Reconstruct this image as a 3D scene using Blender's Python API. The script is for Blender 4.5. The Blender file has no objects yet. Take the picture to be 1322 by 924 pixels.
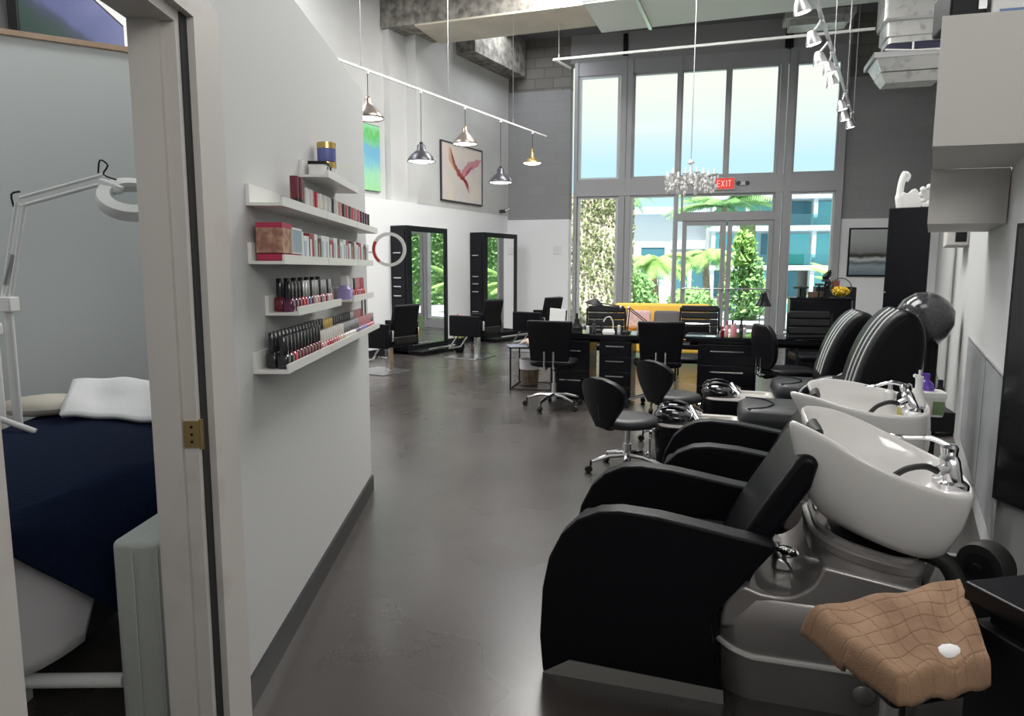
import bpy, math, random
from mathutils import Vector, Matrix, Euler
random.seed(7)
S = bpy.context.scene
COL = S.collection
R = math.radians
# ------------------------------------------------------------------ camera, world, light
cam_d = bpy.data.cameras.new('camera'); cam = bpy.data.objects.new('camera', cam_d); COL.objects.link(cam)
cam_d.sensor_width = 36; cam_d.lens = 36*900/1322; cam_d.clip_start = .02; cam_d.clip_end = 400
cam.location = (0, 0, 1.40)
cam.matrix_world = Matrix.Translation((0, 0, 1.40)) @ Matrix.Rotation(R(90-7.31), 4, 'X') @ Matrix.Rotation(R(.15), 4, 'Z')
S.camera = cam
S.view_settings.view_transform = 'Standard'
S.view_settings.look = 'None'
S.view_settings.exposure = 0.14
S.view_settings.gamma = 1.0
S.view_settings.use_curve_mapping = False
W = bpy.data.worlds.new('sky'); S.world = W; W.use_nodes = True
nt = W.node_tree; nt.nodes.clear()
wo = nt.nodes.new('ShaderNodeOutputWorld'); bg = nt.nodes.new('ShaderNodeBackground')
tc = nt.nodes.new('ShaderNodeTexCoord'); sx = nt.nodes.new('ShaderNodeSeparateXYZ'); cr = nt.nodes.new('ShaderNodeValToRGB')
nt.links.new(tc.outputs['Generated'], sx.inputs[0]); nt.links.new(sx.outputs['Z'], cr.inputs[0])
nt.links.new(cr.outputs[0], bg.inputs[0]); nt.links.new(bg.outputs[0], wo.inputs[0])
e = cr.color_ramp.elements
e[0].position = .0; e[0].color = (.62, .86, .98, 1)
e[1].position = .235; e[1].color = (.84, .86, .75, 1)
k = e.new(.14); k.color = (.52, .78, .86, 1)
k = e.new(.185); k.color = (.72, .82, .78, 1)
bg.inputs[1].default_value = 1.12

def sun(az, el, st, col):
    d = bpy.data.lights.new('sun', 'SUN'); d.energy = st; d.color = col; d.angle = R(1.5)
    o = bpy.data.objects.new('sun', d); COL.objects.link(o)
    v = Vector((math.sin(R(az))*math.cos(R(el)), math.cos(R(az))*math.cos(R(el)), -math.sin(R(el))))
    o.rotation_euler = v.to_track_quat('-Z', 'Y').to_euler(); o.location = (0, 0, 20)
sun(15, 68, 9.5, (1, .97, .9))
def area(x, y, z, sx_, sy_, w, col=(1, .98, .95), rz=-17, tilt=None):
    d = bpy.data.lights.new('fill_light', 'AREA'); d.shape = 'RECTANGLE'; d.size = sx_; d.size_y = sy_; d.energy = w; d.color = col  # unseen area fill, added to brighten the interior
    o = bpy.data.objects.new('fill_light', d); COL.objects.link(o); o.location = (x, y, z)
    o.rotation_euler = tilt if tilt else (0, 0, R(rz))
    return o
area(1.6, 3.4, 5.6, 2.2, 2.0, 58)
area(.9, 6.6, 5.6, 2.6, 2.0, 210)
area(1.6, 10.0, 5.75, 3.0, 1.2, 350)
area(.2, 13.2, 5.8, 1.2, 1.0, 34, (.93, .96, 1))
area(-3.6, 8.4, 5.7, 1.5, 3.0, 190, (.97, .98, 1), -29)
area(-2.9, 1.6, 4.2, 1.2, 1.2, 34, (.93, .97, 1))
area(.3, -.6, 3.0, 1.6, .8, 9)
area(1.2, -1.6, 2.9, 2.0, 1.2, 80, (1, .98, .94), tilt=(R(128), 0, R(-8)))  # added upward fill behind the camera, stands in for bounced daylight

# ------------------------------------------------------------------ materials
MATS = {}
def mat(name, col, rough=.5, metal=0., spec=.5, noise=None, bump=None, trans=0., alpha=1., emit=None, es=0., coat=0., ior=1.45):
    if name in MATS: return MATS[name]
    m = bpy.data.materials.new(name); m.use_nodes = True; MATS[name] = m
    n = m.node_tree; b = n.nodes['Principled BSDF']
    b.inputs['Base Color'].default_value = (*col, 1); b.inputs['Roughness'].default_value = rough
    b.inputs['Metallic'].default_value = metal; b.inputs['Specular IOR Level'].default_value = spec
    b.inputs['Transmission Weight'].default_value = trans; b.inputs['Alpha'].default_value = alpha
    b.inputs['Coat Weight'].default_value = coat; b.inputs['IOR'].default_value = ior
    if emit: b.inputs['Emission Color'].default_value = (*emit, 1); b.inputs['Emission Strength'].default_value = es
    t = n.nodes.new('ShaderNodeTexCoord')
    if noise:                               # (scale, colour2, detail, lo, hi)
        sc, c2, det, lo, hi = noise
        q = n.nodes.new('ShaderNodeTexNoise'); q.inputs['Scale'].default_value = sc; q.inputs['Detail'].default_value = det
        r = n.nodes.new('ShaderNodeValToRGB'); r.color_ramp.elements[0].color = (*col, 1); r.color_ramp.elements[1].color = (*c2, 1)
        r.color_ramp.elements[0].position = lo; r.color_ramp.elements[1].position = hi
        n.links.new(t.outputs['Object'], q.inputs['Vector']); n.links.new(q.outputs[0], r.inputs[0]); n.links.new(r.outputs[0], b.inputs['Base Color'])
    if bump:                                # (scale, strength)
        q = n.nodes.new('ShaderNodeTexNoise'); q.inputs['Scale'].default_value = bump[0]; q.inputs['Detail'].default_value = 4
        u = n.nodes.new('ShaderNodeBump'); u.inputs['Strength'].default_value = bump[1]; u.inputs['Distance'].default_value = .01
        n.links.new(t.outputs['Object'], q.inputs['Vector']); n.links.new(q.outputs[0], u.inputs['Height']); n.links.new(u.outputs[0], b.inputs['Normal'])
    return m
def emis(name, col, st):
    m = bpy.data.materials.new(name); m.use_nodes = True; n = m.node_tree; n.nodes.clear(); MATS[name] = m
    o = n.nodes.new('ShaderNodeOutputMaterial'); e_ = n.nodes.new('ShaderNodeEmission')
    e_.inputs[0].default_value = (*col, 1); e_.inputs[1].default_value = st; n.links.new(e_.outputs[0], o.inputs[0]); return m
def glassy(name, tint, gl=.08, rough=.02):
    m = bpy.data.materials.new(name); m.use_nodes = True; n = m.node_tree; n.nodes.clear(); MATS[name] = m
    o = n.nodes.new('ShaderNodeOutputMaterial'); tr = n.nodes.new('ShaderNodeBsdfTransparent'); g = n.nodes.new('ShaderNodeBsdfGlossy')
    mx = n.nodes.new('ShaderNodeMixShader'); fr = n.nodes.new('ShaderNodeFresnel'); ma = n.nodes.new('ShaderNodeMath'); ma.operation = 'ADD'
    ma.inputs[1].default_value = gl; ma.use_clamp = True; fr.inputs[0].default_value = 1.08 if gl == 0 else 1.45
    tr.inputs[0].default_value = (*tint, 1); g.inputs['Roughness'].default_value = rough
    n.links.new(fr.outputs[0], ma.inputs[0]); n.links.new(ma.outputs[0], mx.inputs[0]); n.links.new(tr.outputs[0], mx.inputs[1]); n.links.new(g.outputs[0], mx.inputs[2]); n.links.new(mx.outputs[0], o.inputs[0]); return m

M = dict(
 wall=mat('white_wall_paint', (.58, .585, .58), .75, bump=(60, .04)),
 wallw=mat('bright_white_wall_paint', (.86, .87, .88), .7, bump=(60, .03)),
 wallg=mat('light_grey_wall_paint', (.62, .62, .61), .8, noise=(1.2, (.54, .54, .53), 4, .4, .7)),
 grey=mat('grey_wall_paint', (.33, .33, .335), .8, noise=(.8, (.33, .33, .335), 3, .4, .6)),
 treat=mat('treatment_wall_paint', (.60, .63, .62), .8, bump=(30, .05)),
 jamb=mat('worn_white_wood_paint', (.56, .53, .50), .55, noise=(3.5, (.44, .39, .35), 6, .58, .78)),
 wood=mat('bare_wood', (.50, .36, .26), .6, noise=(8, (.40, .28, .19), 5, .4, .7)),
 black=mat('black_leather', (.005, .005, .007), .38, spec=.2, bump=(160, .12)),
 blacks=mat('black_leather_satin', (.010, .010, .012), .32, spec=.35, bump=(120, .1)),
 seatg=mat('black_leather_seat', (.022, .024, .027), .42, bump=(130, .15)),
 lam=mat('black_laminate', (.007, .007, .010), .25, spec=.3),
 lamm=mat('black_matte', (.010, .010, .012), .5, spec=.3),
 base=mat('black_baseboard_paint', (.018, .018, .02), .4),
 pipe=mat('white_piping', (.60, .62, .62), .4),
 chrome=mat('chrome', (.80, .80, .82), .12, 1.),
 steel=mat('brushed_metal', (.55, .55, .56), .32, 1.),
 silver=mat('silver_grey_plastic', (.34, .32, .31), .30, .6),
 silverl=mat('silver_light_band', (.80, .78, .76), .25, .3),
 trim=mat('grey_metal_trim', (.42, .40, .38), .4, .6),
 porc=mat('white_porcelain', (.80, .78, .76), .12, coat=.5),
 plas=mat('white_plastic', (.78, .78, .76), .35),
 shelf=mat('white_shelf_lacquer', (.78, .78, .75), .4),
 cab=mat('cream_cabinet_laminate', (.62, .60, .57), .55),
 frame=mat('grey_aluminium', (.40, .40, .415), .4, .25),
 framel=mat('light_aluminium_edge', (.62, .64, .66), .4, .2),
 mirror=mat('mirror_glass', (.92, .93, .93), .015, 1.),
 brass=mat('aged_brass', (.42, .31, .13), .4, .9),
 navy=mat('navy_blanket_fabric', (.006, .012, .035), .95, spec=.15, bump=(70, .9)),
 sheet=mat('white_sheet_fabric', (.74, .72, .74), .9, bump=(9, .8)),
 towelw=mat('white_paper_towel', (.84, .84, .84), .9, bump=(12, .4)),
 cush=mat('grey_green_linen', (.40, .42, .39), .95, bump=(220, .35)),
 cond=mat('dark_concrete', (.13, .125, .115), .9, noise=(7, (.34, .32, .28), 9, .36, .62), bump=(14, .9)),
 conc=mat('cream_concrete', (.58, .53, .44), .9, noise=(2, (.68, .62, .52), 4, .3, .7)),
 duct=mat('galvanised_duct', (.62, .62, .60), .4, .5, noise=(9, (.40, .40, .42), 6, .52, .7)),
 ductw=mat('white_duct_paint', (.72, .75, .70), .5),
 ductg=mat('duct_grille_metal', (.40, .42, .40), .5, .2, noise=(12, (.30, .31, .30), 4, .4, .7)),
 ceil=mat('ceiling_paint', (.20, .20, .21), .9),
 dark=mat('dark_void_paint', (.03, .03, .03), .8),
 terry=mat('tan_terry', (.40, .22, .11), .95, spec=.1, bump=(150, .6)),
 screen=mat('dark_screen', (.01, .01, .012), .15),
 rubber=mat('black_rubber', (.015, .015, .015), .6),
 yellow=mat('mustard_upholstery', (.80, .50, .08), .7, bump=(90, .2)),
 pillowg=mat('grey_cushion_fabric', (.10, .10, .11), .9),
 bulb=emis('lamp_glow', (1, .97, .90), 9.),
 spotb=emis('spot_glow', (1, .95, .88), 16.),
 exitr=emis('exit_sign_glow', (.95, .10, .08), .75),
 exitw=emis('exit_letter_glow', (1., .55, .5), 1.0),
 pane=glassy('window_glass', (.97, .99, 1.), .0),
 tableglass=glassy('tabletop_glass', (.55, .66, .64), .12),
 clear=glassy('clear_glass', (.93, .95, .95), .0),
 crystal=mat('crystal', (.75, .75, .74), .08, .55),
 smoke=mat('smoked_plastic', (.05, .05, .055), .15, trans=.0, coat=.3, noise=(60, (.03, .03, .033), 2, .4, .6)),
 acr=mat('grey_acrylic', (.44, .46, .47), .22, noise=(1.5, (.54, .56, .57), 3, .4, .6)),
 lampb=mat('grey_lamp_enamel', (.06, .06, .07), .3, .3),
 lampw=mat('pewter_lamp_metal', (.30, .26, .22), .3, .7),
 lampin=mat('white_lamp_inside', (.9, .9, .88), .5),
 red=mat('red_plastic', (.42, .03, .02), .4),
 purple=mat('purple_plastic', (.12, .05, .38), .35),
)
# polished concrete floor
def floor_mat():
    m = bpy.data.materials.new('polished_concrete'); m.use_nodes = True; n = m.node_tree; b = n.nodes['Principled BSDF']
    t = n.nodes.new('ShaderNodeTexCoord')
    a = n.nodes.new('ShaderNodeTexNoise'); a.inputs['Scale'].default_value = .9; a.inputs['Detail'].default_value = 8; a.inputs['Roughness'].default_value = .65
    r = n.nodes.new('ShaderNodeValToRGB'); r.color_ramp.elements[0].position = .2; r.color_ramp.elements[0].color = (.036, .030, .027, 1)
    r.color_ramp.elements[1].position = .85; r.color_ramp.elements[1].color = (.100, .088, .082, 1)
    f = n.nodes.new('ShaderNodeTexNoise'); f.inputs['Scale'].default_value = 55; f.inputs['Detail'].default_value = 3
    mx = n.nodes.new('ShaderNodeMixRGB'); mx.blend_type = 'MULTIPLY'; mx.inputs[0].default_value = .35
    n.links.new(t.outputs['Object'], a.inputs[0]); n.links.new(t.outputs['Object'], f.inputs[0]); n.links.new(a.outputs[0], r.inputs[0])
    n.links.new(r.outputs[0], mx.inputs[1]); n.links.new(f.outputs[0], mx.inputs[2]); n.links.new(mx.outputs[0], b.inputs['Base Color'])
    g = n.nodes.new('ShaderNodeMapRange'); g.inputs[1].default_value = .3; g.inputs[2].default_value = .7; g.inputs[3].default_value = .25; g.inputs[4].default_value = .31
    a2 = n.nodes.new('ShaderNodeTexNoise'); a2.inputs['Scale'].default_value = 1.3; a2.inputs['Detail'].default_value = 2; n.links.new(t.outputs['Object'], a2.inputs[0]); n.links.new(a2.outputs[0], g.inputs[0]); n.links.new(g.outputs[0], b.inputs['Roughness']); b.inputs['Specular IOR Level'].default_value = .6; b.inputs['Coat Weight'].default_value = .15; b.inputs['Coat Roughness'].default_value = .2
    u = n.nodes.new('ShaderNodeBump'); u.inputs['Strength'].default_value = .02; u.inputs['Distance'].default_value = .01
    n.links.new(a2.outputs[0], u.inputs['Height']); n.links.new(u.outputs[0], b.inputs['Normal'])
    return m
M['floor'] = floor_mat()
def brickish(name, c1, c2, mort, sc, bw=.5, rh=.25, ms=.02):
    m = bpy.data.materials.new(name); m.use_nodes = True; n = m.node_tree; b = n.nodes['Principled BSDF']; b.inputs['Roughness'].default_value = .9
    t = n.nodes.new('ShaderNodeTexCoord'); mp = n.nodes.new('ShaderNodeMapping'); mp.inputs['Rotation'].default_value = (R(90), 0, 0)
    q = n.nodes.new('ShaderNodeTexBrick'); q.inputs['Scale'].default_value = sc; q.inputs['Color1'].default_value = (*c1, 1); q.inputs['Color2'].default_value = (*c2, 1); q.inputs['Mortar'].default_value = (*mort, 1)
    q.inputs['Brick Width'].default_value = bw; q.inputs['Row Height'].default_value = rh; q.inputs['Mortar Size'].default_value = ms
    n.links.new(t.outputs['Object'], mp.inputs[0]); n.links.new(mp.outputs[0], q.inputs[0]); n.links.new(q.outputs[0], b.inputs['Base Color']); MATS[name] = m; return m
M['block'] = brickish('concrete_block', (.17, .165, .15), (.22, .21, .19), (.13, .125, .115), 1.6, .6, .32, .015)
M['greyblk'] = brickish('painted_grey_block', (.29, .29, .295), (.305, .305, .31), (.272, .272, .277), 1.6, .65, .33, .01)

# ------------------------------------------------------------------ mesh builder
class MB:
    def __init__(s): s.v = []; s.f = []
    def add(s, vs, fs, mtx=None):
        o = len(s.v); s.v += [tuple(mtx @ Vector(p)) if mtx else tuple(p) for p in vs]; s.f += [tuple(i+o for i in f) for f in fs]; return s
    def box(s, c, d, rot=None):
        x, y, z = [q/2 for q in d]
        vs = [(-x,-y,-z),(x,-y,-z),(x,y,-z),(-x,y,-z),(-x,-y,z),(x,-y,z),(x,y,z),(-x,y,z)]
        m = Matrix.Translation(c) @ (Euler(rot).to_matrix().to_4x4() if rot else Matrix())
        return s.add(vs, [(3,2,1,0),(4,5,6,7),(0,1,5,4),(1,2,6,5),(2,3,7,6),(3,0,4,7)], m)
    def b2(s, lo, hi): return s.box([(a+b)/2 for a, b in zip(lo, hi)], [abs(b-a) for a, b in zip(lo, hi)])
    def loft(s, rings, cap=True, closed=True):
        n = len(rings[0]); vs = [p for r in rings for p in r]; fs = []
        for i in range(len(rings)-1):
            for j in range(n if closed else n-1):
                k = (j+1) % n; fs.append((i*n+j, i*n+k, (i+1)*n+k, (i+1)*n+j))
        if cap: fs.append(tuple(reversed(range(n)))); fs.append(tuple(range((len(rings)-1)*n, len(rings)*n)))
        return s.add(vs, fs)
    def tube(s, pts, r, n=8, cap=True):
        P = [Vector(p) for p in pts]; rings = []; rr = r if isinstance(r, (list, tuple)) else [r]*len(P)
        up = None
        for i, p in enumerate(P):
            t = (P[min(i+1, len(P)-1)] - P[max(i-1, 0)]).normalized()
            if up is None: up = t.orthogonal().normalized()
            up = (up - t*up.dot(t)); up = up.normalized() if up.length > 1e-6 else t.orthogonal().normalized()
            w = t.cross(up)
            rings.append([tuple(p + (up*math.cos(a) + w*math.sin(a))*rr[i]) for a in [2*math.pi*j/n for j in range(n)]])
        return s.loft(rings, cap)
    def cyl(s, p0, p1, r0, r1=None, n=20): return s.tube([p0, p1], [r0, r0 if r1 is None else r1], n)
    def lathe(s, prof, c=(0,0,0), n=24, mtx=None, cap=False):
        rings = [[(r*math.cos(2*math.pi*j/n), r*math.sin(2*math.pi*j/n), z) for j in range(n)] for r, z in prof]
        q = MB(); q.loft(rings, cap); m = Matrix.Translation(c) @ (mtx if mtx else Matrix()); return s.add(q.v, q.f, m)
    def prism(s, pts, a0, a1, ax='y'):
        f = {'y': lambda p, a: (p[0], a, p[1]), 'z': lambda p, a: (p[0], p[1], a), 'x': lambda p, a: (a, p[0], p[1])}[ax]
        n = len(pts); vs = [f(p, a0) for p in pts] + [f(p, a1) for p in pts]
        fs = [tuple(range(n)), tuple(reversed(range(n, 2*n)))] + [(i, i+n, (i+1) % n+n, (i+1) % n) for i in range(n)]
        return s.add(vs, fs)
    def ball(s, c, r, n=16, m=10, sc=(1,1,1), rot=None):
        prof = [(max(math.sin(math.pi*i/m), 1e-4)*r, -math.cos(math.pi*i/m)*r) for i in range(m+1)]
        mt = (Euler(rot).to_matrix().to_4x4() if rot else Matrix()) @ Matrix.Diagonal((*sc, 1)); return s.lathe(prof, c, n, mt)
    def grid(s, fn, nu, nv):
        vs = [fn(i/nu, j/nv) for i in range(nu+1) for j in range(nv+1)]
        fs = [(i*(nv+1)+j, (i+1)*(nv+1)+j, (i+1)*(nv+1)+j+1, i*(nv+1)+j+1) for i in range(nu) for j in range(nv)]
        return s.add(vs, fs)
    def mesh(s, name, mt, smooth=40, mats=None):
        me = bpy.data.meshes.new(name); me.from_pydata(s.v, [], s.f); me.update()
        import bmesh
        b = bmesh.new(); b.from_mesh(me); bmesh.ops.recalc_face_normals(b, faces=b.faces); b.to_mesh(me); b.free()
        me.materials.append(mt)
        if smooth:
            me.polygons.foreach_set('use_smooth', [True]*len(me.polygons)); me.set_sharp_from_angle(angle=R(smooth))
        return me
    def obj(s, name, mt, parent=None, bev=0, smooth=40, sub=0, seg=2, solid=0, label=None):
        o = bpy.data.objects.new(name, s.mesh(name, mt, smooth)); COL.objects.link(o)
        if parent: o.parent = parent
        if solid: q = o.modifiers.new('s', 'SOLIDIFY'); q.thickness = solid; q.offset = 0
        if bev:
            q = o.modifiers.new('b', 'BEVEL'); q.width = bev; q.segments = seg; q.limit_method = 'ANGLE'; q.angle_limit = R(50)
            if smooth: q.harden_normals = False
        if sub: q = o.modifiers.new('u', 'SUBSURF'); q.levels = sub; q.render_levels = sub
        if label: o['label'] = label
        return o
def tag(o, label, cat, group=None, loc=None, rz=None):
    o['label'] = label; o['category'] = cat
    if group: o['group'] = group
    if loc is not None: o.location = loc
    if rz is not None: o.rotation_euler = (0, 0, R(rz))
    return o
def thing(name, label, cat, loc=(0,0,0), rz=0, group=None):
    o = bpy.data.objects.new(name, None); COL.objects.link(o); o.empty_display_size = .1
    return tag(o, label, cat, group, loc, rz)
def struct(name, mb, mt, parent=None, loc=None, rz=None, **k):
    o = mb.obj(name, mt, parent, **k)
    if not parent: o['kind'] = 'structure'
    if loc is not None: o.location = loc
    if rz is not None: o.rotation_euler = (0, 0, R(rz))
    return o
def copytree(o, label=None, group=None, loc=None, rz=None, parent=None):
    c = o.copy(); COL.objects.link(c)
    if parent: c.parent = parent
    if label: c['label'] = label
    if group: c['group'] = group
    if loc is not None: c.location = loc
    if rz is not None: c.rotation_euler = (0, 0, R(rz))
    for ch in list(o.children): copytree(ch, parent=c)
    return c
def cr_spline(pts, n=6, closed=True):
    P = [Vector(p) for p in pts]; m = len(P); out = []
    for i in range(m if closed else m-1):
        g = (lambda k: P[k % m]) if closed else (lambda k: P[max(0, min(m-1, k))])
        a, b, c, d = g(i-1), g(i), g(i+1), g(i+2)
        for j in range(n):
            t = j/n; out.append(.5*((2*b)+(c-a)*t+(2*a-5*b+4*c-d)*t*t+(3*b-a-3*c+d)*t**3))
    if not closed: out.append(P[-1])
    return out
def arc(cx, cz, r, a0, a1, n): return [(cx+r*math.cos(R(a0+(a1-a0)*i/n)), cz+r*math.sin(R(a0+(a1-a0)*i/n))) for i in range(n+1)]
def rrect(x0, y0, x1, y1, r, z, n=4):
    o = []
    for cx, cy, a in ((x1-r, y1-r, 0), (x0+r, y1-r, 90), (x0+r, y0+r, 180), (x1-r, y0+r, 270)):
        o += [(cx+r*math.cos(R(a+90*i/n)), cy+r*math.sin(R(a+90*i/n)), z) for i in range(n+1)]
    return o
ZU = -17.0      # local X of the chair rows
ZD = 61.0       # local X runs along the long walls
# ------------------------------------------------------------------ the setting
CN = Vector((-.099, 14.804))                        # far left corner
dD = Vector((math.sin(R(29)), math.cos(R(29)))); dW = Vector((math.sin(R(104.9)), math.cos(R(104.9))))
struct('floor', MB().b2((-9, -2.5, -.1), (10.5, 15.6, 0)), M['floor'])
# window wall, local X along it from the far left corner, local -Y into the room
WR = -14.9
def ww(mb, name, mt, **k): return struct(name, mb, mt, loc=(CN.x, CN.y, 0), rz=WR, **k)
ww(MB().b2((-.3, 0, 0), (1.30, .3, 2.40)).b2((6.42, 0, 0), (9.2, .3, 2.33)), 'wall_back', M['wallw'])
ww(MB().b2((-.3, .012, 2.40), (1.30, .3, 4.95)).b2((6.42, .012, 2.33), (9.2, .3, 4.85)), 'wall_back_upper', M['greyblk'])
ww(MB().b2((-.3, .03, 4.95), (1.30, .3, 6.4)).b2((6.42, .03, 4.85), (9.2, .3, 6.4)), 'wall_back_block', M['block'])
ww(MB().b2((1.30, -.02, 5.42), (6.42, .3, 6.4)), 'wall_back_header', M['grey'])
# window frames: five bays
bays = [(1.52, 2.24), (2.58, 3.37), (3.49, 4.27), (4.38, 5.19), (5.54, 6.25)]
zt0, zt1 = 3.21, 5.13
def ring(mb, x0, x1, z0, z1, w, y0, y1):
    mb.b2((x0-w, y0, z0-w), (x0, y1, z1+w)); mb.b2((x1, y0, z0-w), (x1+w, y1, z1+w)); mb.b2((x0, y0, z0-w), (x1, y1, z0)); mb.b2((x0, y0, z1), (x1, y1, z1+w))
fr = MB()
for a, b in ((1.39, 1.46), (2.30, 2.42), (2.43, 2.53), (3.40, 3.46), (5.24, 5.36), (5.38, 5.50), (6.29, 6.40)): fr.b2((a, -.06, 0), (b, .12, 5.42))
fr.b2((4.30, -.05, 3.1), (4.35, .12, 5.42))
fr.b2((1.39, -.05, 2.93), (6.40, .10, 3.13)); fr.b2((1.39, -.03, 5.17), (6.40, .13, 5.42)); fr.b2((1.39, -.07, 2.84), (6.40, .1, 2.93)); fr.b2((1.46, -.05, 3.13), (6.3, .1, 3.17))
fr.b2((3.46, -.06, 2.33), (5.24, .10, 2.47)); fr.b2((1.39, -.05, 0), (3.46, .12, .18)); fr.b2((5.4, -.05, 0), (6.40, .12, .18))
ww(fr, 'trim_1', M['frame'])
wn = 0
cols5 = bays
for i, (x0, x1) in enumerate(cols5):
    wn += 1
    w = MB(); ring(w, x0, x1, zt0, zt1, .04, .0, .09); o = ww(w, 'window_%d' % wn, M['framel'] if i in (0,) else M['frame'])
    struct('window_pane', MB().b2((x0, .04, zt0), (x1, .05, zt1)), M['pane'], o)
for (x0, x1) in (bays[0], bays[1], bays[4]):
    wn += 1
    w = MB(); ring(w, x0, x1, .26, 2.80, .05, .0, .09); o = ww(w, 'window_%d' % wn, M['framel'])
    struct('window_pane', MB().b2((x0, .04, .26), (x1, .05, 2.80)), M['pane'], o)
wn += 1
w = MB(); ring(w, 3.55, 5.20, 2.50, 2.80, .04, 0, .09); o = ww(w, 'window_%d' % wn, M['frame']); struct('window_pane', MB().b2((3.55, .04, 2.50), (5.20, .05, 2.80)), M['pane'], o)
for i, (x0, x1) in enumerate(((3.64, 4.29), (4.49, 5.15))):
    w = MB(); ring(w, x0, x1, .32, 2.24, .085, -.02, .05); o = ww(w, 'door_%d' % (i+1), M['frame'])
    struct('door_glass', MB().b2((x0, .01, .32), (x1, .02, 2.24)), M['pane'], o)
    struct('push_bar', MB().cyl((x0-.06, -.07, 1.02), (x1+.06, -.07, 1.02), .014).cyl((x0-.05, -.07, 1.02), (x0-.05, 0, 1.02), .01).cyl((x1+.05, -.07, 1.02), (x1+.05, 0, 1.02), .01), M['chrome'], o)
# left long wall; local X along D, origin at the far corner, room on local -Y ... (rotation 61)
def lw(mb, name, mt, **k): return struct(name, mb, mt, loc=(CN.x, CN.y, 0), rz=ZD, **k)
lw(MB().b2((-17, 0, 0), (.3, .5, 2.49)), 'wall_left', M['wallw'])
lw(MB().b2((-17, .32, 2.49), (-3.55, .6, 6.4)), 'wall_left_upper', M['wallg'])
lw(MB().b2((-3.12, -.005, 2.49), (.3, .6, 6.4)), 'wall_left_column', M['wallg'])
lw(MB().b2((-3.56, .20, 2.49), (-3.12, .6, 6.4)), 'wall_left_return', M['wallg'])
lw(MB().b2((-17, -.015, 0), (-.02, 0, .11)), 'baseboard_left', M['base'])
ww(MB().b2((0.0, -.015, 0), (1.3, 0, .10)), 'baseboard_back', M['base'])
# right long wall
dR = Vector((math.sin(R(29.5)), math.cos(R(29.5)))); WPt = Vector((2.33, 3.279))
bend = WPt + dR*(-.20)
RZ = 60.5
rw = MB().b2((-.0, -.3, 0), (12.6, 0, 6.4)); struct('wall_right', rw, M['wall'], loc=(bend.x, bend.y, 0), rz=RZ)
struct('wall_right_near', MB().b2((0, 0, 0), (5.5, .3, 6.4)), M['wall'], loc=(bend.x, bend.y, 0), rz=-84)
struct('wall_rear', MB().b2((-9, -2.8, 0), (10.5, -2.5, 6.6)), M['wall'])
struct('wall_left_outer', MB().b2((-9.3, -2.8, 0), (-9, 15, 6.6)), M['wall'])
struct('ceiling', MB().prism([(-9.3, -2.8), (10.5, -2.8), (10.5, 11.95), (CN.x+.02, CN.y+.1), (-9.3, 15)], 5.95, 6.15, 'z'), M['ceil'])
# concrete beams
lw(MB().b2((-1.9, -.40, 5.22), (.0, .0, 5.95)), 'trim_2', M['cond'])
bm = MB().b2((-.6, 0, 5.22), (7.5, .93, 5.95))
struct('trim_3', bm, M['cond'], loc=(-1.55, 11.58, 0), rz=-19.6)
struct('trim_4', MB().b2((-.0, .0, 5.19), (7.5, .93, 5.219)), M['conc'], loc=(-1.55, 11.58, 0), rz=-19.6)
# partition with the nail shelves: runs az -1.41
NA = Vector((-.891, 4.299)); PRZ = 90+1.41          # local X along the wall away from the camera
Yl = lambda y: (y-4.299)/math.cos(R(1.41))
def pw(mb, name, mt, **k): return struct(name, mb, mt, loc=(NA.x, NA.y, 0), rz=PRZ, **k)
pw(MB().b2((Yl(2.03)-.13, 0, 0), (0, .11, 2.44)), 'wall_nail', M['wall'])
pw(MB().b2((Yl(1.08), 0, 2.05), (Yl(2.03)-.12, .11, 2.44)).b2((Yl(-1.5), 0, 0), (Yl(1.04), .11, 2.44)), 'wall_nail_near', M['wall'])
pw(MB().b2((Yl(2.03), -.014, 0), (.0, 0, .10)), 'baseboard_nail', M['base'])
# right jamb, rabbet, casing
j = MB().b2((Yl(1.80), .0, 0), (Yl(1.90), .11, 2.03)); d2 = pw(j, 'trim_5', M['jamb'])
pw(MB().b2((Yl(1.785), .035, 0), (Yl(1.80), .11, 2.02)), 'trim_6', M['jamb'])
pw(MB().b2((Yl(1.86), -.022, 0), (Yl(2.03), .0, 2.10)).b2((Yl(1.0), -.022, 2.03), (Yl(1.86), .0, 2.10)), 'trim_7', M['jamb'])
pw(MB().b2((Yl(1.822), -.004, 0), (Yl(1.86), .0, 2.03)), 'rabbet_shade_strip', M['dark'])  # dark strip paints in the shade of the rabbet gap
pw(MB().b2((Yl(1.05), .0, 2.0), (Yl(1.80), .11, 2.05)), 'trim_9', M['jamb'])
pw(MB().b2((Yl(1.04), .0, 0), (Yl(1.08), .11, 2.05)).b2((Yl(.96), -.018, 0), (Yl(1.06), 0, 2.1)), 'trim_10', M['jamb'])
hg = MB().b2((Yl(1.792), -.012, .93), (Yl(1.80), .032, 1.0)).b2((Yl(1.80), -.004, .93), (Yl(1.825), .0, 1.0)).cyl((Yl(1.796), -.012, .925), (Yl(1.796), -.012, 1.005), .006)
h = hg.obj('door_hinge', M['brass']); tag(h, 'brass hinge plate screwed on the white door jamb', 'hinge', None, (NA.x, NA.y, 0), PRZ)
sc = MB()
for zz in (.945, .965, .985): sc.cyl((Yl(1.792)-.0015, .012, zz), (Yl(1.792), .012, zz), .004, n=8)
sc.obj('screw_heads', M['lamm'], h)
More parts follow.
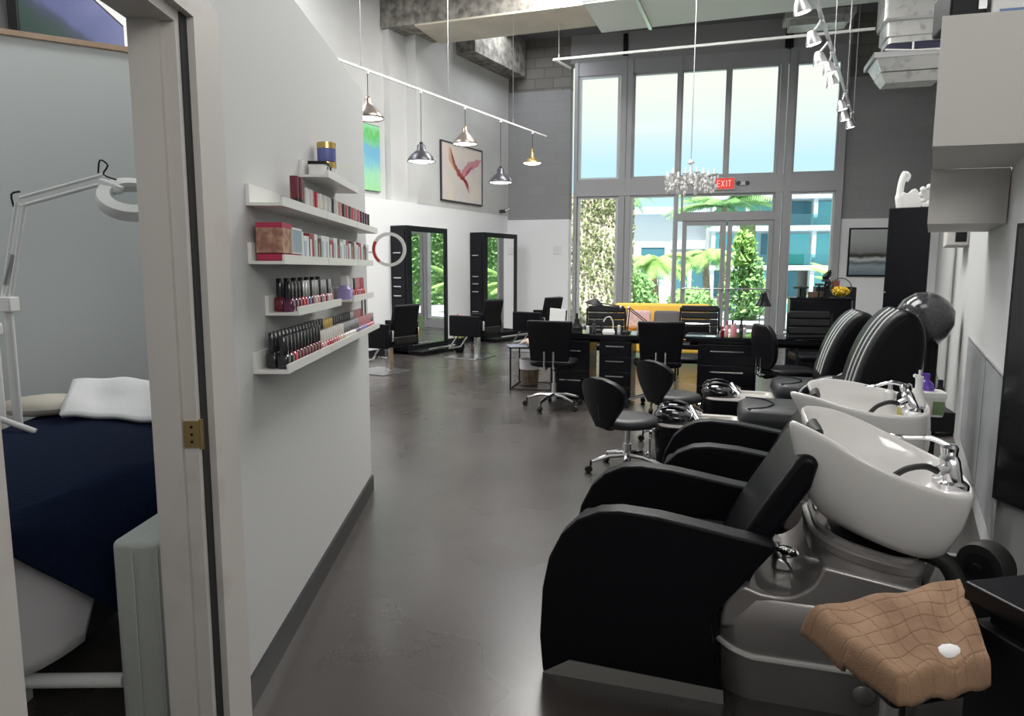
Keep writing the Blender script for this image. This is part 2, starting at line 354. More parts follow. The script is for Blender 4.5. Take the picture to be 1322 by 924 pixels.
# treatment room walls
a0 = Vector((-2.45, 3.50)); dT = Vector((.854, .52)).normalized(); tz = math.degrees(math.atan2(dT.y, dT.x))
struct('wall_treatment', MB().b2((-3, 0, 0), (.98, .10, 2.50)), M['treat'], loc=(a0.x, a0.y, 0), rz=tz)
struct('trim_11', MB().b2((-3, -.03, 2.50), (.98, .14, 2.525)), M['wood'], loc=(a0.x, a0.y, 0), rz=tz)
struct('wall_treatment_far', MB().b2((0, 0, 0), (2.6, .1, 4.2)), M['wallw'], loc=(-2.68, 3.55, 0), rz=100)
struct('wall_treatment_side', MB().b2((-4.8, -1.2, 0), (-4.7, 4.2, 5.9)), M['treat'])
# ------------------------------------------------------------------ outside
def hexc(h): return tuple(((int(h[i:i+2], 16)/255)**2.2) for i in (0, 2, 4))
M['pave'] = mat('pale_paving', (.42, .46, .50), .8, noise=(.6, (.38, .43, .48), 3, .4, .6))
M['road'] = mat('blue_grey_road', (.14, .30, .42), .7)
M['leaf'] = mat('bright_green_leaf', (.42, .62, .20), .6, noise=(6, (.26, .50, .14), 4, .4, .6))
M['leafd'] = mat('green_hedge_leaf', (.16, .34, .13), .7, noise=(9, (.30, .50, .18), 4, .4, .6))
M['ivy'] = mat('ivy_leaf', (.20, .27, .10), .7, noise=(9, (.36, .42, .20), 4, .4, .6))
M['trunk'] = mat('palm_trunk_bark', (.30, .20, .15), .9, noise=(9, (.42, .30, .22), 4, .4, .6))
M['bldg'] = mat('white_building_render', (.68, .72, .76), .8)
M['bldgc'] = mat('cream_building_render', (.74, .74, .70), .8)
M['cyan'] = mat('turquoise_glass', (.22, .62, .66), .3, spec=.6)
M['cyand'] = mat('dark_turquoise_glass', (.07, .20, .25), .2, spec=.8)
g = MB().b2((-60, 14.9, -.16), (70, 120, -.1)); o = g.obj('ground_outside', M['pave']); o['kind'] = 'structure'
g = MB().b2((-60, 24, -.1), (70, 31, -.09)); o = g.obj('road', M['road']); o['kind'] = 'structure'
def leaves(mb, c, r, n, size, seed, flat=1.):
    rd = random.Random(seed)
    for i in range(n):
        d = Vector((rd.gauss(0,1), rd.gauss(0,1), rd.gauss(0,1)*flat)); d.normalize(); p = Vector(c) + Vector((d.x*r[0], d.y*r[1], d.z*r[2]))*rd.uniform(.75, 1.05)
        a = Vector((rd.uniform(-1,1), rd.uniform(-1,1), rd.uniform(-1,1))).normalized(); b = a.orthogonal().normalized()
        q = size*rd.uniform(.6, 1.3)
        mb.add([p-a*q, p+b*q*.5, p+a*q, p-b*q*.5], [(0,1,2,3)])
def palm(x, y, h, r, seed, label, n=22, mtn='leaf', drop=.55):
    t = thing('palm_tree', label, 'tree', (x, y, -.1)); rd = random.Random(seed)
    tr = MB(); tr.tube([(0,0,0), (.05,0,h*.33), (-.03,0,h*.66), (0,0,h)], [.17, .13, .12, .10], 10); tr.obj('trunk', M['trunk'], t)
    c = MB()
    for i in range(n):
        a = 2*math.pi*i/n + rd.uniform(-.2, .2); up = rd.uniform(.0, .8); L = r*rd.uniform(.8, 1.1)
        pts = []
        for k in range(7):
            s_ = k/6; pts.append(Vector((math.cos(a)*L*s_, math.sin(a)*L*s_, h+L*(up*s_-drop*1.5*s_*s_))))
        w = Vector((-math.sin(a), math.cos(a), 0)); P_ = cr_spline(pts, 4, False); m_ = len(P_)
        for k in range(1, m_-1):
            p, q = P_[k], P_[k+1]; d_ = (q-p).normalized()
            for sg in (-1, 1):
                ll = .34*r*math.sin(math.pi*min(.97, (k+2)/(m_+2)))*rd.uniform(.8, 1.15); tip = p+w*sg*ll*.8+d_*ll*.5+Vector((0,0,-ll*.35))
                c.add([p-d_*.018*r, p+d_*.03*r, tip], [(0,1,2)])
    c.obj('crown', M[mtn], t, smooth=0)
    return t
palm(4.35, 21.5, 1.75, 1.25, 1, 'palm with bright green crown seen through the tall left window', n=30)
palm(7.05, 25.5, 2.05, 1.25, 2, 'palm with bright green crown seen through the left glass door', n=30)
palm(4.6, 29.5, 4.6, 1.3, 6, 'tall thick trunked palm behind the left window palm', n=18, mtn='leafd')
palm(8.2, 27.5, 3.9, 2.3, 3, 'tall palm whose dark fronds show through the transom above the doors', n=18, mtn='leafd', drop=.3)
palm(8.9, 18.0, 1.0, 1.3, 5, 'light green palm fronds at the right edge of the tall right window', n=22, mtn='leaf', drop=.2)
# fern-wrapped tree in the right door pane
t = thing('fern_wrapped_tree', 'thick dark tree trunk wrapped in ferns outside the right glass door', 'tree', (6.95, 20.8, -.1))
MB().tube([(0,0,0), (.02,0,1.0), (0,0,2.0), (-.05,0,3.05)], [.3, .24, .22, .22], 12).obj('trunk', mat('dark_mossy_bark', (.06,.10,.05), .9, noise=(14, (.14,.20,.08), 5, .4, .6)), t)
f = MB(); leaves(f, (0,0,.7), (.75,.6,.8), 900, .10, 8); leaves(f, (0,-.1,1.5), (.42,.4,.5), 300, .10, 10); f.obj('fern_leaves', M['leafd'], t, smooth=0)
f = MB(); leaves(f, (-.2,-.25,2.1), (.32,.3,.5), 160, .16, 9); f.obj('hanging_fronds', M['leaf'], t, smooth=0)
# hedges
for nm, c, r_, n_, lb, mt_ in ((1, (3.0, 18.6, .55), (.85, .6, .95), 2600, 'tall rounded green hedge outside the tall left window', 'leafd'),
                               (2, (5.9, 23.0, .35), (.8, .6, .55), 1200, 'low green bush outside the left glass door', 'leafd')):
    t = thing('hedge', lb, 'hedge', (c[0], c[1], -.1)); MB().ball((0,0,c[2]), 1, 16, 10, (r_[0]*.9, r_[1]*.9, r_[2]*.9)).obj('inner_growth', M['leafd'], t)
    f = MB(); leaves(f, (0,0,c[2]), r_, n_, .085, nm); f.obj('leaves', M[mt_], t, smooth=0)
# ivy wall
t = thing('ivy_wall', 'pale garden wall overgrown with ivy outside the leftmost window', 'wall', (1.0, 17.3, -.1), -8)
MB().b2((-1.5, 0, 0), (1.95, .25, 3.3)).obj('wall_panel', mat('pale_stucco', (.82, .76, .64), .9, noise=(3, (.74, .66, .56), 4, .4, .6)), t)
f = MB(); rd = random.Random(4)
for i in range(6500):
    x = rd.uniform(-1.5, 1.95); z = rd.uniform(0, 3.3)
    dens = .35+.4*math.sin(x*3.1+z*1.3)*math.cos(z*2.1-x)+.45*max(0, (x-.9))+.3*max(0, z-2.6)
    if rd.random() > dens: continue
    p = Vector((x, -rd.uniform(.01, .10), z)); a = Vector((rd.uniform(-1,1), rd.uniform(-.5,.1), rd.uniform(-1,1))).normalized(); b = a.cross(Vector((0,1,0))).normalized(); q = rd.uniform(.025, .055)
    f.add([p-a*q, p+b*q*.7, p+a*q, p-b*q*.7], [(0,1,2,3)])
f.obj('ivy', M['ivy'], t, smooth=0)
# opposite buildings
t = thing('white_building', 'white low building with blue glass doors across the street', 'building', (6.5, 40, -.1), -8)
wl = MB().b2((-9, 0, 0), (5.6, 6, 4.5)); wl.obj('wall', M['bldg'], t)
MB().b2((-9.2, -.6, 4.5), (5.7, 6, 4.9)).b2((2.4, -.25, 2.6), (4.6, 0, 3.1)).obj('cornice', mat('grey_cornice', (.50,.56,.62), .8), t)
for k, x in enumerate((2.6, 3.6)):
    w = MB(); ring(w, x, x+.8, .1, 2.4, .07, -.12, -.02); f = w.obj('door_leaf', M['bldgc'], t); MB().b2((x, -.08, .1), (x+.8, -.05, 2.4)).obj('glass', M['cyand'], f)
for x in (-7.5, -5.4, -3.3, -1.2, .8): 
    w = MB(); ring(w, x, x+1.3, .9, 2.7, .08, -.1, -.0); f = w.obj('window', M['bldgc'], t); MB().b2((x, -.06, .9), (x+1.3, -.03, 2.7)).obj('glass', M['cyand'], f)
t = thing('balcony_building', 'turquoise glazed building with white balconies outside the right window', 'building', (14.2, 35, -.1), -10)
MB().b2((-4.2, 1.2, 0), (9, 3, 5.3)).obj('wall', M['bldgc'], t)
for z in (1.45, 3.4, 4.95): MB().b2((-4.3, -.2, z), (9, 1.3, z+.24)).obj('balcony_slab', M['bldg'], t)
for x in (-4.2, -2.6, -1.0, .6, 2.2, 3.8, 5.4): MB().b2((x, -.1, 0), (x+.18, .1, 5.3)).obj('column', M['bldg'], t)
for z0, z1 in ((.1, 1.40), (1.75, 3.3), (3.7, 4.9)):
    for i in range(10): MB().b2((-4.1+i*1.25, 1.1, z0), (-4.1+i*1.25+1.1, 1.19, z1)).obj('window', M['cyan'] if (i+int(z0)) % 3 else M['cyand'], t)
for z in (1.69, 3.64): MB().b2((-4.2, -.18, z), (9, -.15, z+.55)).obj('glass_railing', glassy('railing_glass%d' % int(z), (.6, .88, .90), .1), t)
t = thing('stop_sign', 'small round red road sign on a post outside the tall left window', 'road sign', (5.07, 24.3, -.1))
MB().cyl((0,0,0), (0,0,1.62), .025, n=8).obj('post', M['steel'], t); MB().lathe([(.0001, 0), (.13, 0), (.13, .02), (.0001, .02)], (0,-.04,1.62), 8, Matrix.Rotation(R(90), 4, 'X')).obj('sign_plate', mat('pinkish_red_sign', (.52,.16,.22), .5), t)

t = thing('tall_hedge', 'tall dense garden hedge seen only as a reflection in the station mirrors', 'hedge', (14.5, 19.6, -.1), 0)
MB().b2((-.4, -4.2, 0), (.4, 4.2, 4.2)).obj('inner_growth', M['leafd'], t)
f = MB(); rd = random.Random(12)
for i in range(9000):
    p = Vector((-rd.uniform(.38, .6), rd.uniform(-4.2, 4.2), rd.uniform(0, 4.25))); a = Vector((rd.uniform(-.5,.5), rd.uniform(-1,1), rd.uniform(-1,1))).normalized(); b = a.orthogonal().normalized(); q = rd.uniform(.06, .12)
    f.add([p-a*q, p+b*q*.6, p+a*q, p-b*q*.6], [(0,1,2,3)])
f.obj('leaves', M['leafd'], t, smooth=0)
# ------------------------------------------------------------------ backwash units
NP = M['lamm']
def arm_outline():
    p = [(0,0),(-.012,.13),(-.004,.305),(.018,.42),(.06,.508),(.115,.566),(.185,.600),(.257,.610),(.382,.603),(.504,.585),(.623,.566),(.735,.552),(.742,.534),(.652,.412),(.574,.309),(.557,.267),(.572,.176),(.61,.0)]
    return p
def backwash(loc, label, pose=None):
    t = thing('backwash_chair', label, 'salon chair', (*loc, 0), ZU, 'backwash chairs with basins')
    for y0, y1 in ((0, .085), (.555, .64)):
        p = MB().prism(arm_outline(), y0, y1).obj('arm_panel', M['black'], t, bev=.022, seg=4, smooth=50)
        oy = y0-.004 if y0 == 0 else y1+.004
        pts = [(x+.010*(0 if i > 6 else 1), oy if 0 else (y0+.016 if y0 == 0 else y1-.016), z-.004) for i, (x, z) in enumerate(arm_outline()[3:12])]
        tr = MB().prism([(.0, .0), (.096, .062), (.604, .046), (.608, .0)], (y0-.004 if y0 == 0 else y1), (y0 if y0 == 0 else y1+.004)); tr.obj('metal_kick_trim', M['trim'], p)
    MB().b2((.05, .085, .0), (.60, .555, .33)).obj('seat_base', M['blacks'], t, bev=.02)
    MB().b2((.03, .088, .33), (.62, .552, .43)).obj('seat', M['seatg'], t, bev=.04, seg=4)
    bk = MB().prism([(.56,.36),(.66,.34),(.735,.53),(.845,.715),(.865,.80),(.835,.825),(.80,.81),(.70,.64),(.61,.48)], .088, .552)
    bk.obj('backrest', M['black'], t, bev=.03, seg=4, smooth=50)
    # moulded silver body
    rg = []
    for z, x0, x1, y0, y1 in ((0, .575, 1.20, .05, .59), (.14, .568, 1.235, .035, .605), (.27, .56, 1.24, .03, .61), (.345, .60, 1.22, .04, .60), (.375, .65, 1.19, .06, .58), (.378, .70, 1.12, .10, .54)):
        rg.append(rrect(x0, y0, x1, y1, .13, z, 6))
    body = MB().loft(rg).obj('silver_body', M['silver'], t, smooth=60)
    sh = [(p.x, p.y) for p in cr_spline([(.585,.24,0),(.60,.33,0),(.648,.386,0),(.71,.372,0),(.79,.373,0),(.855,.415,0),(.885,.485,0)], 4, False)]
    MB().prism(sh+[(1.17,.44),(1.215,.24)], .045, .595).obj('upper_shell', M['silver'], body, bev=.012, seg=3, smooth=50)
    rg = []
    for g_, dz in ((0., -.07), (.0, -.028), (.018, -.024), (.018, .0), (.0, .006), (-.03, .008), (-.034, .022), (-.07, .022), (-.075, -.01)):
        rg.append([(1.03+(x-1.03)*(1+g_*2), .32+(y-.32)*(1+g_*2), .548-(x-.85)*.22+dz) for x, y, z in rrect(.862, .085, 1.20, .555, .14, 0, 7)])
    MB().loft(rg).obj('collar', M['silver'], t, smooth=35)
    bd = [(.578+.0*i, 0, 0) for i in range(0)]
    path = []
    q = rrect(.568-.004, .035-.004, 1.235+.004, .605+.004, .13, 0, 8)
    vis = [p for p in q if p[1] < .25]
    vis.sort(key=lambda p: p[0])
    low = [p for p in q if p[1] <= .168]; low.sort(key=lambda p: p[0])
    path = [(p[0], p[1], .180-.038*math.sin(math.pi*min(1, max(0, (p[0]-.56)/.66)))) for p in low]
    MB().tube(path, .0105, 8).obj('light_band', M['silverl'], body)
    MB().lathe([(.0001,.0),(.030,0),(.032,.006),(.026,.010),(.0001,.010)], (1.02, .036, .088), 20, Matrix.Rotation(R(90), 4, 'X')).obj('round_cap', M['silver'], body)
    MB().prism([(.755,.378),(.82,.378),(.80,.41),(.775,.43),(.755,.42)], .22, .38).obj('footrest_bracket', M['steel'], t, bev=.01)
    MB().ball((.80,.30,.42), .03, 10, 8, (1.4,1.6,.5)).obj('crumpled_foil', M['chrome'], t)
    # basin
    rim = cr_spline([(.775,.135,.905),(.87,.085,.872),(.98,.055,.815),(1.10,.05,.765),(1.22,.07,.728),(1.30,.13,.712),(1.335,.30,.716),(1.32,.46,.726),(1.25,.535,.752),(1.14,.555,.80),(1.04,.55,.845),(.94,.525,.880),(.845,.47,.893),(.845,.40,.865),(.86,.30,.835),(.81,.21,.865)], 5)
    n = len(rim); bc = Vector((1.06, .305, .535))
    base = []
    for p in rim:
        d = Vector((p.x-1.05, p.y-.305)); a = math.atan2(d.y, d.x)
        base.append(Vector((1.085+.15*math.cos(a), .305+.15*math.sin(a), .545-.35*(.15*math.cos(a)) - .02)))
    rings = []
    for s_, zb in ((0., 0.), (.12, .05), (.3, .16), (.5, .34), (.7, .55), (.88, .80), (.97, .94), (1., 1.)):
        w_ = s_**.62
        rings.append([(b.x+(p.x-b.x)*w_, b.y+(p.y-b.y)*w_, b.z+(p.z-b.z)*zb) for p, b in zip(rim, base)])
    ctr = Vector((1.07, .305, 0))
    for g_, dz in ((.995, .012), (.97, .016), (.945, .010), (.92, -.01)):
        rings.append([(ctr.x+(p.x-ctr.x)*g_, ctr.y+(p.y-ctr.y)*g_, p.z+dz) for p in rim])
    for g_, dz in ((.84, .25), (.70, .55), (.50, .82), (.25, .97), (.04, 1.)):
        rings.append([(ctr.x+(p.x-ctr.x)*g_, ctr.y+(p.y-ctr.y)*g_, (p.z-.01)*(1-dz)+.60*dz) for p in rim])
    b = MB().loft(rings).obj('basin', M['porc'], t, smooth=70)
    MB().lathe([(.0001,.012),(.024,.012),(.028,.0)], (1.07,.305,.598), 16).obj('drain', M['chrome'], b)
    MB().tube([(.872,.215,.868),(.868,.26,.862),(.868,.305,.858),(.868,.35,.862),(.875,.395,.868)], [.014,.023,.026,.023,.014], 10).obj('neck_rest', M['rubber'], t)
    MB().loft([rrect(.93,.17,1.17,.44,.10,.48,6), rrect(.93,.17,1.17,.44,.10,.535,6)]).obj('tilt_mount', M['black'], t)
    # mixer tap on the rear ledge
    f = MB().loft([rrect(1.215,.15,1.30,.27,.025,.728,4), rrect(1.215,.15,1.30,.27,.025,.745,4), rrect(1.235,.165,1.285,.25,.02,.752,4), rrect(1.225,.17,1.275,.245,.02,.815,4), rrect(1.235,.18,1.27,.24,.015,.828,4)]).obj('mixer_tap', M['chrome'], t)
    MB().lathe([(.0001,.0),(.024,0),(.026,.022),(.018,.032),(.0001,.034)], (1.252,.225,.826), 16).tube(cr_spline([(1.25,.22,.852),(1.20,.235,.872),(1.13,.25,.866),(1.09,.26,.872)],4,False), [.009]*5+[.007]*5+[.004]*3, 8).obj('lever', M['chrome'], f)
    MB().cyl((1.24,.185,.79),(1.205,.165,.782),.017).obj('hose_inlet', M['chrome'], f)
    MB().tube(cr_spline([(1.208,.168,.783),(1.17,.15,.80),(1.12,.14,.792),(1.085,.145,.765)], 4, False), .010, 8).lathe([(.0001,0),(.019,0),(.019,.012),(.0001,.012)], (1.082,.146,.752), 12).obj('spray_hose', M['rubber'], f)
    if pose:                                # this basin is tipped and turned on its mount
        dx, dz, th, ph, dy = pose; c_ = Vector((.85, .30, .85))
        mt_ = Matrix.Translation(c_+Vector((dx, dy, dz))) @ Matrix.Rotation(ph, 4, 'Z') @ Matrix.Rotation(th, 4, 'Y') @ Matrix.Translation(-c_)
        for ch in t.children:
            if ch.name.split('.')[0] in ('basin', 'neck_rest', 'mixer_tap', 'tilt_mount'): ch.matrix_local = mt_
            if ch.name.startswith('backrest'): ch.location = (-.11, 0, -.07)
    # waste pipe and hose behind the pedestal
    MB().tube(cr_spline([(1.17,.24,.50),(1.27,.22,.47),(1.30,.20,.36),(1.22,.18,.25)], 5, False), .028, 10).obj('waste_hose', M['rubber'], t)
    return t
backwash((.109, 2.282), 'nearest black leather backwash chair with tilted white basin, beside the tan towel')
backwash((.642, 3.133), 'black leather backwash chair with white basin behind the nearest one', (-.133, -.069, -.252, -.127, .13))

# shut-off valves and round item by the right wall
t = thing('water_valve', 'chrome water shut-off valves with round handles behind the nearest basin', 'valve', (1.66, 2.42, 0), ZU)
MB().cyl((0,0,.0),(0,0,.38),.012).cyl((0,.06,0),(0,.06,.30),.012).cyl((-.08,0,.36),(.10,0,.36),.014).cyl((-.05,.06,.28),(.10,.06,.28),.014).obj('pipe', M['chrome'], t)
for z, y in ((.36, 0), (.28, .06)): MB().lathe([(.0001,-.006),(.03,-.006),(.034,0),(.03,.006),(.0001,.006)], (.10, y, z), 16, Matrix.Rotation(R(90), 4, 'Y')).obj('valve_handle', M['steel'], t)
MB().tube(cr_spline([(-.08,0,.36),(-.14,-.02,.42),(-.18,-.04,.36),(-.15,-.03,.24),(-.06,-.02,.22)], 5, False), .016, 8).obj('braided_hose', M['rubber'], t)
t = thing('hose_reel', 'round black ribbed reel standing behind the black station at right', 'reel', (1.64, 2.30, .30), -65)
MB().lathe([(.0001,-.04),(.078,-.04),(.085,-.03),(.085,.03),(.078,.04),(.0001,.04)], (0,0,.085), 28, Matrix.Rotation(R(90), 4, 'X')).obj('rim', M['rubber'], t, smooth=35)
MB().lathe([(.0001,.02),(.016,.02),(.018,-.0),(.05,-.0),(.052,-.01),(.0001,-.01)], (0,-.045,.085), 20, Matrix.Rotation(R(90), 4, 'X')).obj('hub', M['blacks'], t)
t2 = MB().b2((-.12,-.14,0),(.12,.10,.30)); tb = t2.obj('low_stand', M['lamm'], bev=.006); tag(tb, 'low black stand holding the round black reel beside the right wall', 'stand', None, (1.70, 2.34, 0), -30)

# ------------------------------------------------------------------ black station and towel, lower right
st = thing('black_station', 'black cabinet station at the lower right corner of the view', 'cabinet', (.949, 1.389, 0), 12)
MB().prism([(0,-.6),(.5,-.6),(.5,-.02),(0,-.02)], .0, .68, 'z').obj('body', M['lamm'], st, bev=.004)
MB().prism([(.0,-.62),(.52,-.62),(.52,.0),(.0,.0)], .715, .755, 'z').obj('top_board', M['lam'], st, bev=.004)
MB().b2((.03,-.58,.68),(.48,-.04,.715)).obj('spacer', M['lamm'], st)
# tray arm and towel
tt = thing('stool_with_cushion', 'black round stool under the tan quilted towel at lower right', 'stool', (.80, 1.36, 0), 0)
MB().cyl((0,0,.03),(0,0,.60),.028).obj('column', M['chrome'], tt)
MB().lathe([(.0001,.0),(.19,.0),(.19,.015),(.03,.035),(.0001,.035)], (0,0,0), 28).obj('foot', M['lamm'], tt)
sc_ = [(.615,1.36),(.66,1.17),(.685,1.11),(.86,1.19),(.93,1.30),(1.02,1.46),(.97,1.52),(.80,1.50)]
MB().prism([(x-.80, y-1.36) for x, y in [(.66,1.36),(.69,1.17),(.86,1.21),(.90,1.30),(.96,1.46),(.80,1.47)]], .60, .655, 'z').obj('seat', M['blacks'], tt, bev=.02, seg=3)
def towel():
    A, B, C_, D = Vector((.606,1.372)), Vector((.660,1.105)), Vector((.86,1.17)), Vector((1.03,1.53))
    NU, NV = 150, 130
    def f(u, v):
        # u along A->D edge, v across to the near edge
        p = (A*(1-u)+D*u)*(1-v) + (B*(1-u)+C_*u)*v
        e_ = min(u, v*1.0, 1-v); z = .70
        q = 1-min(1, e_/.09)
        gu, gv = (u*8.5+.22*math.sin(v*9+u*4)) % 1, (v*6.5+.20*math.sin(u*11+1+v*3)) % 1
        cell = min(min(gu, 1-gu), min(gv, 1-gv)*1.0); z += .0035*min(1, cell/.045)
        z -= .046*q*q*q*(1.3 if v < .5 else 1)
        z += .003*math.sin(u*7)*math.cos(v*6)
        z += .004*math.sin(u*17+v*8)
        c = (A+B+C_+D)/4; pull = 1-.05*q*q*q
        p = c+(p-c)*(1.0 if q < 1 else 1)
        return (p.x, p.y, z)
    return MB().grid(f, NU, NV)
def towel_mat():
    m = bpy.data.materials.new('tan_towel'); m.use_nodes = True; n = m.node_tree; b = n.nodes['Principled BSDF']; b.inputs['Roughness'].default_value = .95
    t = n.nodes.new('ShaderNodeTexCoord'); q = n.nodes.new('ShaderNodeTexNoise'); q.inputs['Scale'].default_value = 9; q.inputs['Detail'].default_value = 6
    r = n.nodes.new('ShaderNodeValToRGB'); r.color_ramp.elements[0].color = (.235,.135,.080,1); r.color_ramp.elements[1].color = (.35,.215,.130,1); r.color_ramp.elements[0].position = .35; r.color_ramp.elements[1].position = .7
    n.links.new(t.outputs['Object'], q.inputs[0]); n.links.new(q.outputs[0], r.inputs[0]); n.links.new(r.outputs[0], b.inputs['Base Color'])
    d = n.nodes.new('ShaderNodeTexNoise'); d.inputs['Scale'].default_value = 260; u = n.nodes.new('ShaderNodeBump'); u.inputs['Strength'].default_value = .5; u.inputs['Distance'].default_value = .003
    n.links.new(t.outputs['Object'], d.inputs[0]); n.links.new(d.outputs[0], u.inputs['Height']); n.links.new(u.outputs[0], b.inputs['Normal']); return m
o = towel().obj('towel', towel_mat(), solid=.008, smooth=80); tag(o, 'tan quilted towel with a checked pattern draped over the stool at lower right', 'towel')
o = MB().ball((0,0,0), .022, 9, 6, (1.3,.9,.5)).obj('tissue', M['towelw']); tag(o, 'small crumpled white tissue on the tan towel', 'tissue', None, (.808, 1.205, .702), 30)

# ------------------------------------------------------------------ pedicure chairs
def pedi(loc, label, hi, bo=0):
    t = thing('pedicure_chair', label, 'pedicure chair', (*loc, 0), ZU, 'black pedicure chairs')
    MB().loft([rrect(.02,.06,.62,.54,.10,0,5), rrect(.0,.04,.62,.56,.12,.20,5), rrect(.0,.04,.60,.56,.12,.30,5)]).obj('foot_basin', M['black'], t, smooth=60)
    rg = [rrect(.02,.06,.60,.54,.11,.301,5), rrect(.03,.07,.60,.53,.10,.318,5), rrect(.08,.12,.58,.48,.09,.315,5), rrect(.12,.15,.52,.45,.07,.22,5)]
    MB().loft(rg).obj('basin_bowl', mat('grey_white_basin', (.50,.48,.45), .25), t, smooth=60)
    for y in (.19, .41):
        fp = MB(); fp.ball((.13,y,.345), .105, 18, 12, (1.35,1.05,.85), (0,.12,0)); fp.obj('foot_pad', mat('shiny_black_vinyl', (.008,.008,.010), .10, coat=1.), t)
        MB().tube(cr_spline([(.04,y-.05,.405),(.12,y-.055,.432),(.21,y-.05,.415)],4,False), .008, 6).obj('pad_ridge', M['lam'], t)
    MB().cyl((.30,.12,.34),(.24,.30,.40),.022).cyl((.30,.48,.34),(.24,.30,.40),.022).obj('spout', M['chrome'], t)
    MB().lathe([(.0001,0),(.035,0),(.03,.02),(.0001,.02)], (-.012,.10,.23), 16, Matrix.Rotation(R(-90), 4, 'Y')).cyl((-.03,.10,.20),(-.03,.08,.02),.012).obj('drain_knob', M['chrome'], t)
    MB().b2((.62,.05,.0),(1.5,.55,.33)).obj('base_box', M['blacks'], t, bev=.03)
    st_ = MB().loft([rrect(.58,.03,1.18,.57,.10,.33,6), rrect(.56,.02,1.18,.58,.12,.38,6), rrect(.57,.03,1.18,.57,.12,.44,6), rrect(.60,.06,1.16,.54,.10,.462,6)]).obj('seat', M['seatg'], t, smooth=50)
    MB().tube(cr_spline([(.62,.07,.462),(.74,.14,.468),(.80,.30,.469),(.74,.46,.468),(.62,.53,.462)],6,False), .005, 6).obj('seat_piping', M['pipe'] if 0 else M['lam'], st_)
    # tall curved back shell
    o_ = [(1.26,.30),(1.24,.50),(1.27,.70),(1.33,.90),(1.41,1.05),(1.50,1.14),(1.58,1.13),(1.64,1.03),(1.65,.85),(1.60,.55),(1.52,.30)]
    o_ = [(p.x, p.y) for p in cr_spline([(x, z, 0) for x, z in o_], 3)]
    o_ = [(x-bo, z*hi if z > .45 else z) for x, z in o_]
    bk = MB().prism(o_, .0, .60).obj('backrest', M['black'], t, bev=.05, seg=4, smooth=60)
    for dy in (.10, .22, .34):
        q = [(1.25-bo, dy, .60*hi),(1.285-bo,dy,.76*hi),(1.345-bo,dy,.93*hi),(1.42-bo,dy,1.065*hi),(1.50-bo,dy,1.145*hi)]
        MB().tube(cr_spline(q, 5, False), .009, 6).obj('back_piping', M['pipe'], bk)
    for y0 in (-.04, .54):
        a_ = MB().prism([(p.x, p.y) for p in cr_spline([(.98,.34,0),(.97,.46,0),(1.01,.55,0),(1.10,.61,0),(1.22,.64,0),(1.34,.60,0),(1.34,.34,0)], 4)], y0, y0+.10).obj('armrest', M['blacks'], t, bev=.025, seg=3, smooth=60)
        q = [(.975,y0-.002,.47),(1.01,y0-.002,.548),(1.10,y0-.002,.606),(1.20,y0-.002,.634)]
        MB().tube(cr_spline(q, 5, False), .007, 6).obj('armrest_highlight', M['pipe'], a_)  # pale line laid on as the thin highlight along the arm
    return t
pedi((.98, 4.75), 'nearer black pedicure chair with shiny foot pads, just behind the backwash chairs', 1.0)
pedi((1.60, 5.78), 'farther black pedicure chair with white piping, beside the black nail desk', .93, .33)

# hooded dryer
t = thing('hood_dryer', 'smoked round hair dryer hood on a black post against the right wall', 'hair dryer', (3.60, 6.0, 0), ZU)
MB().cyl((.03,0,.05),(.03,0,.86),.05).obj('post', M['lamm'], t)
MB().lathe([(.0001,0),(.24,0),(.24,.03),(.05,.06),(.0001,.06)], (0,0,0), 24).obj('foot', M['lamm'], t)
h = MB().lathe([(.20,-.16),(.225,-.06),(.22,.05),(.17,.15),(.09,.20),(.0001,.215)], (-.04,0,.99), 28, Matrix.Rotation(R(28), 4, 'Y')).obj('hood', M['smoke'], t, solid=.008, smooth=60)
MB().lathe([(.16,-.15),(.165,-.02),(.12,.08),(.0001,.10)], (-.04,0,.99), 20, Matrix.Rotation(R(28), 4, 'Y')).obj('inner_bowl', M['blacks'], h, solid=.006)

# bottle shelf against the wall behind the far basin
t = thing('bottle_shelf', 'small black shelf stand behind the farther basin, crowded with bottles', 'shelf', (2.12, 3.48, 0), ZU)
MB().b2((-.19,-.14,.61),(.08,.12,.71)).obj('top_box', M['lamm'], t, bev=.004)
MB().b2((-.06,-.06,.0),(.02,.04,.61)).obj('leg', M['lamm'], t)
MB().b2((-.14,-.12,.0),(.07,.10,.02)).obj('foot', M['lamm'], t)
def bot(name, label, cat, x, y, z, prof, m_, cap=None, mc=None, extra=None, grp=None):
    o = thing(name, label, cat, (x, y, z), ZU, grp)
    MB().lathe(prof, (0,0,0), 16).obj('body', m_, o)
    if cap: MB().lathe(cap, (0,0,0), 12).obj('cap', mc, o)
    if extra: extra(o)
    return o
zb = .71
o = thing('product_tub', 'white rectangular tub with a green label on the black bottle shelf', 'tub', (1.97, 3.29, zb), ZU)
MB().loft([rrect(-.07,-.05,.08,.06,.02,0,4), rrect(-.075,-.055,.085,.065,.02,.09,4)]).obj('body', M['plas'], o)
MB().loft([rrect(-.08,-.06,.09,.07,.02,.09,4), rrect(-.08,-.06,.09,.07,.02,.115,4)]).obj('lid', M['plas'], o)
MB().b2((.03,-.0575,.012),(.078,-.0555,.075)).obj('green_label', mat('green_label', (.16,.24,.12), .6), o, smooth=0)
def trig(o): MB().tube([(0,0,.19),(-.025,-.005,.20)], [.012,.008], 8).cyl((0,0,.20),(0,0,.225),.006,n=8).obj('nozzle', M['plas'], o)
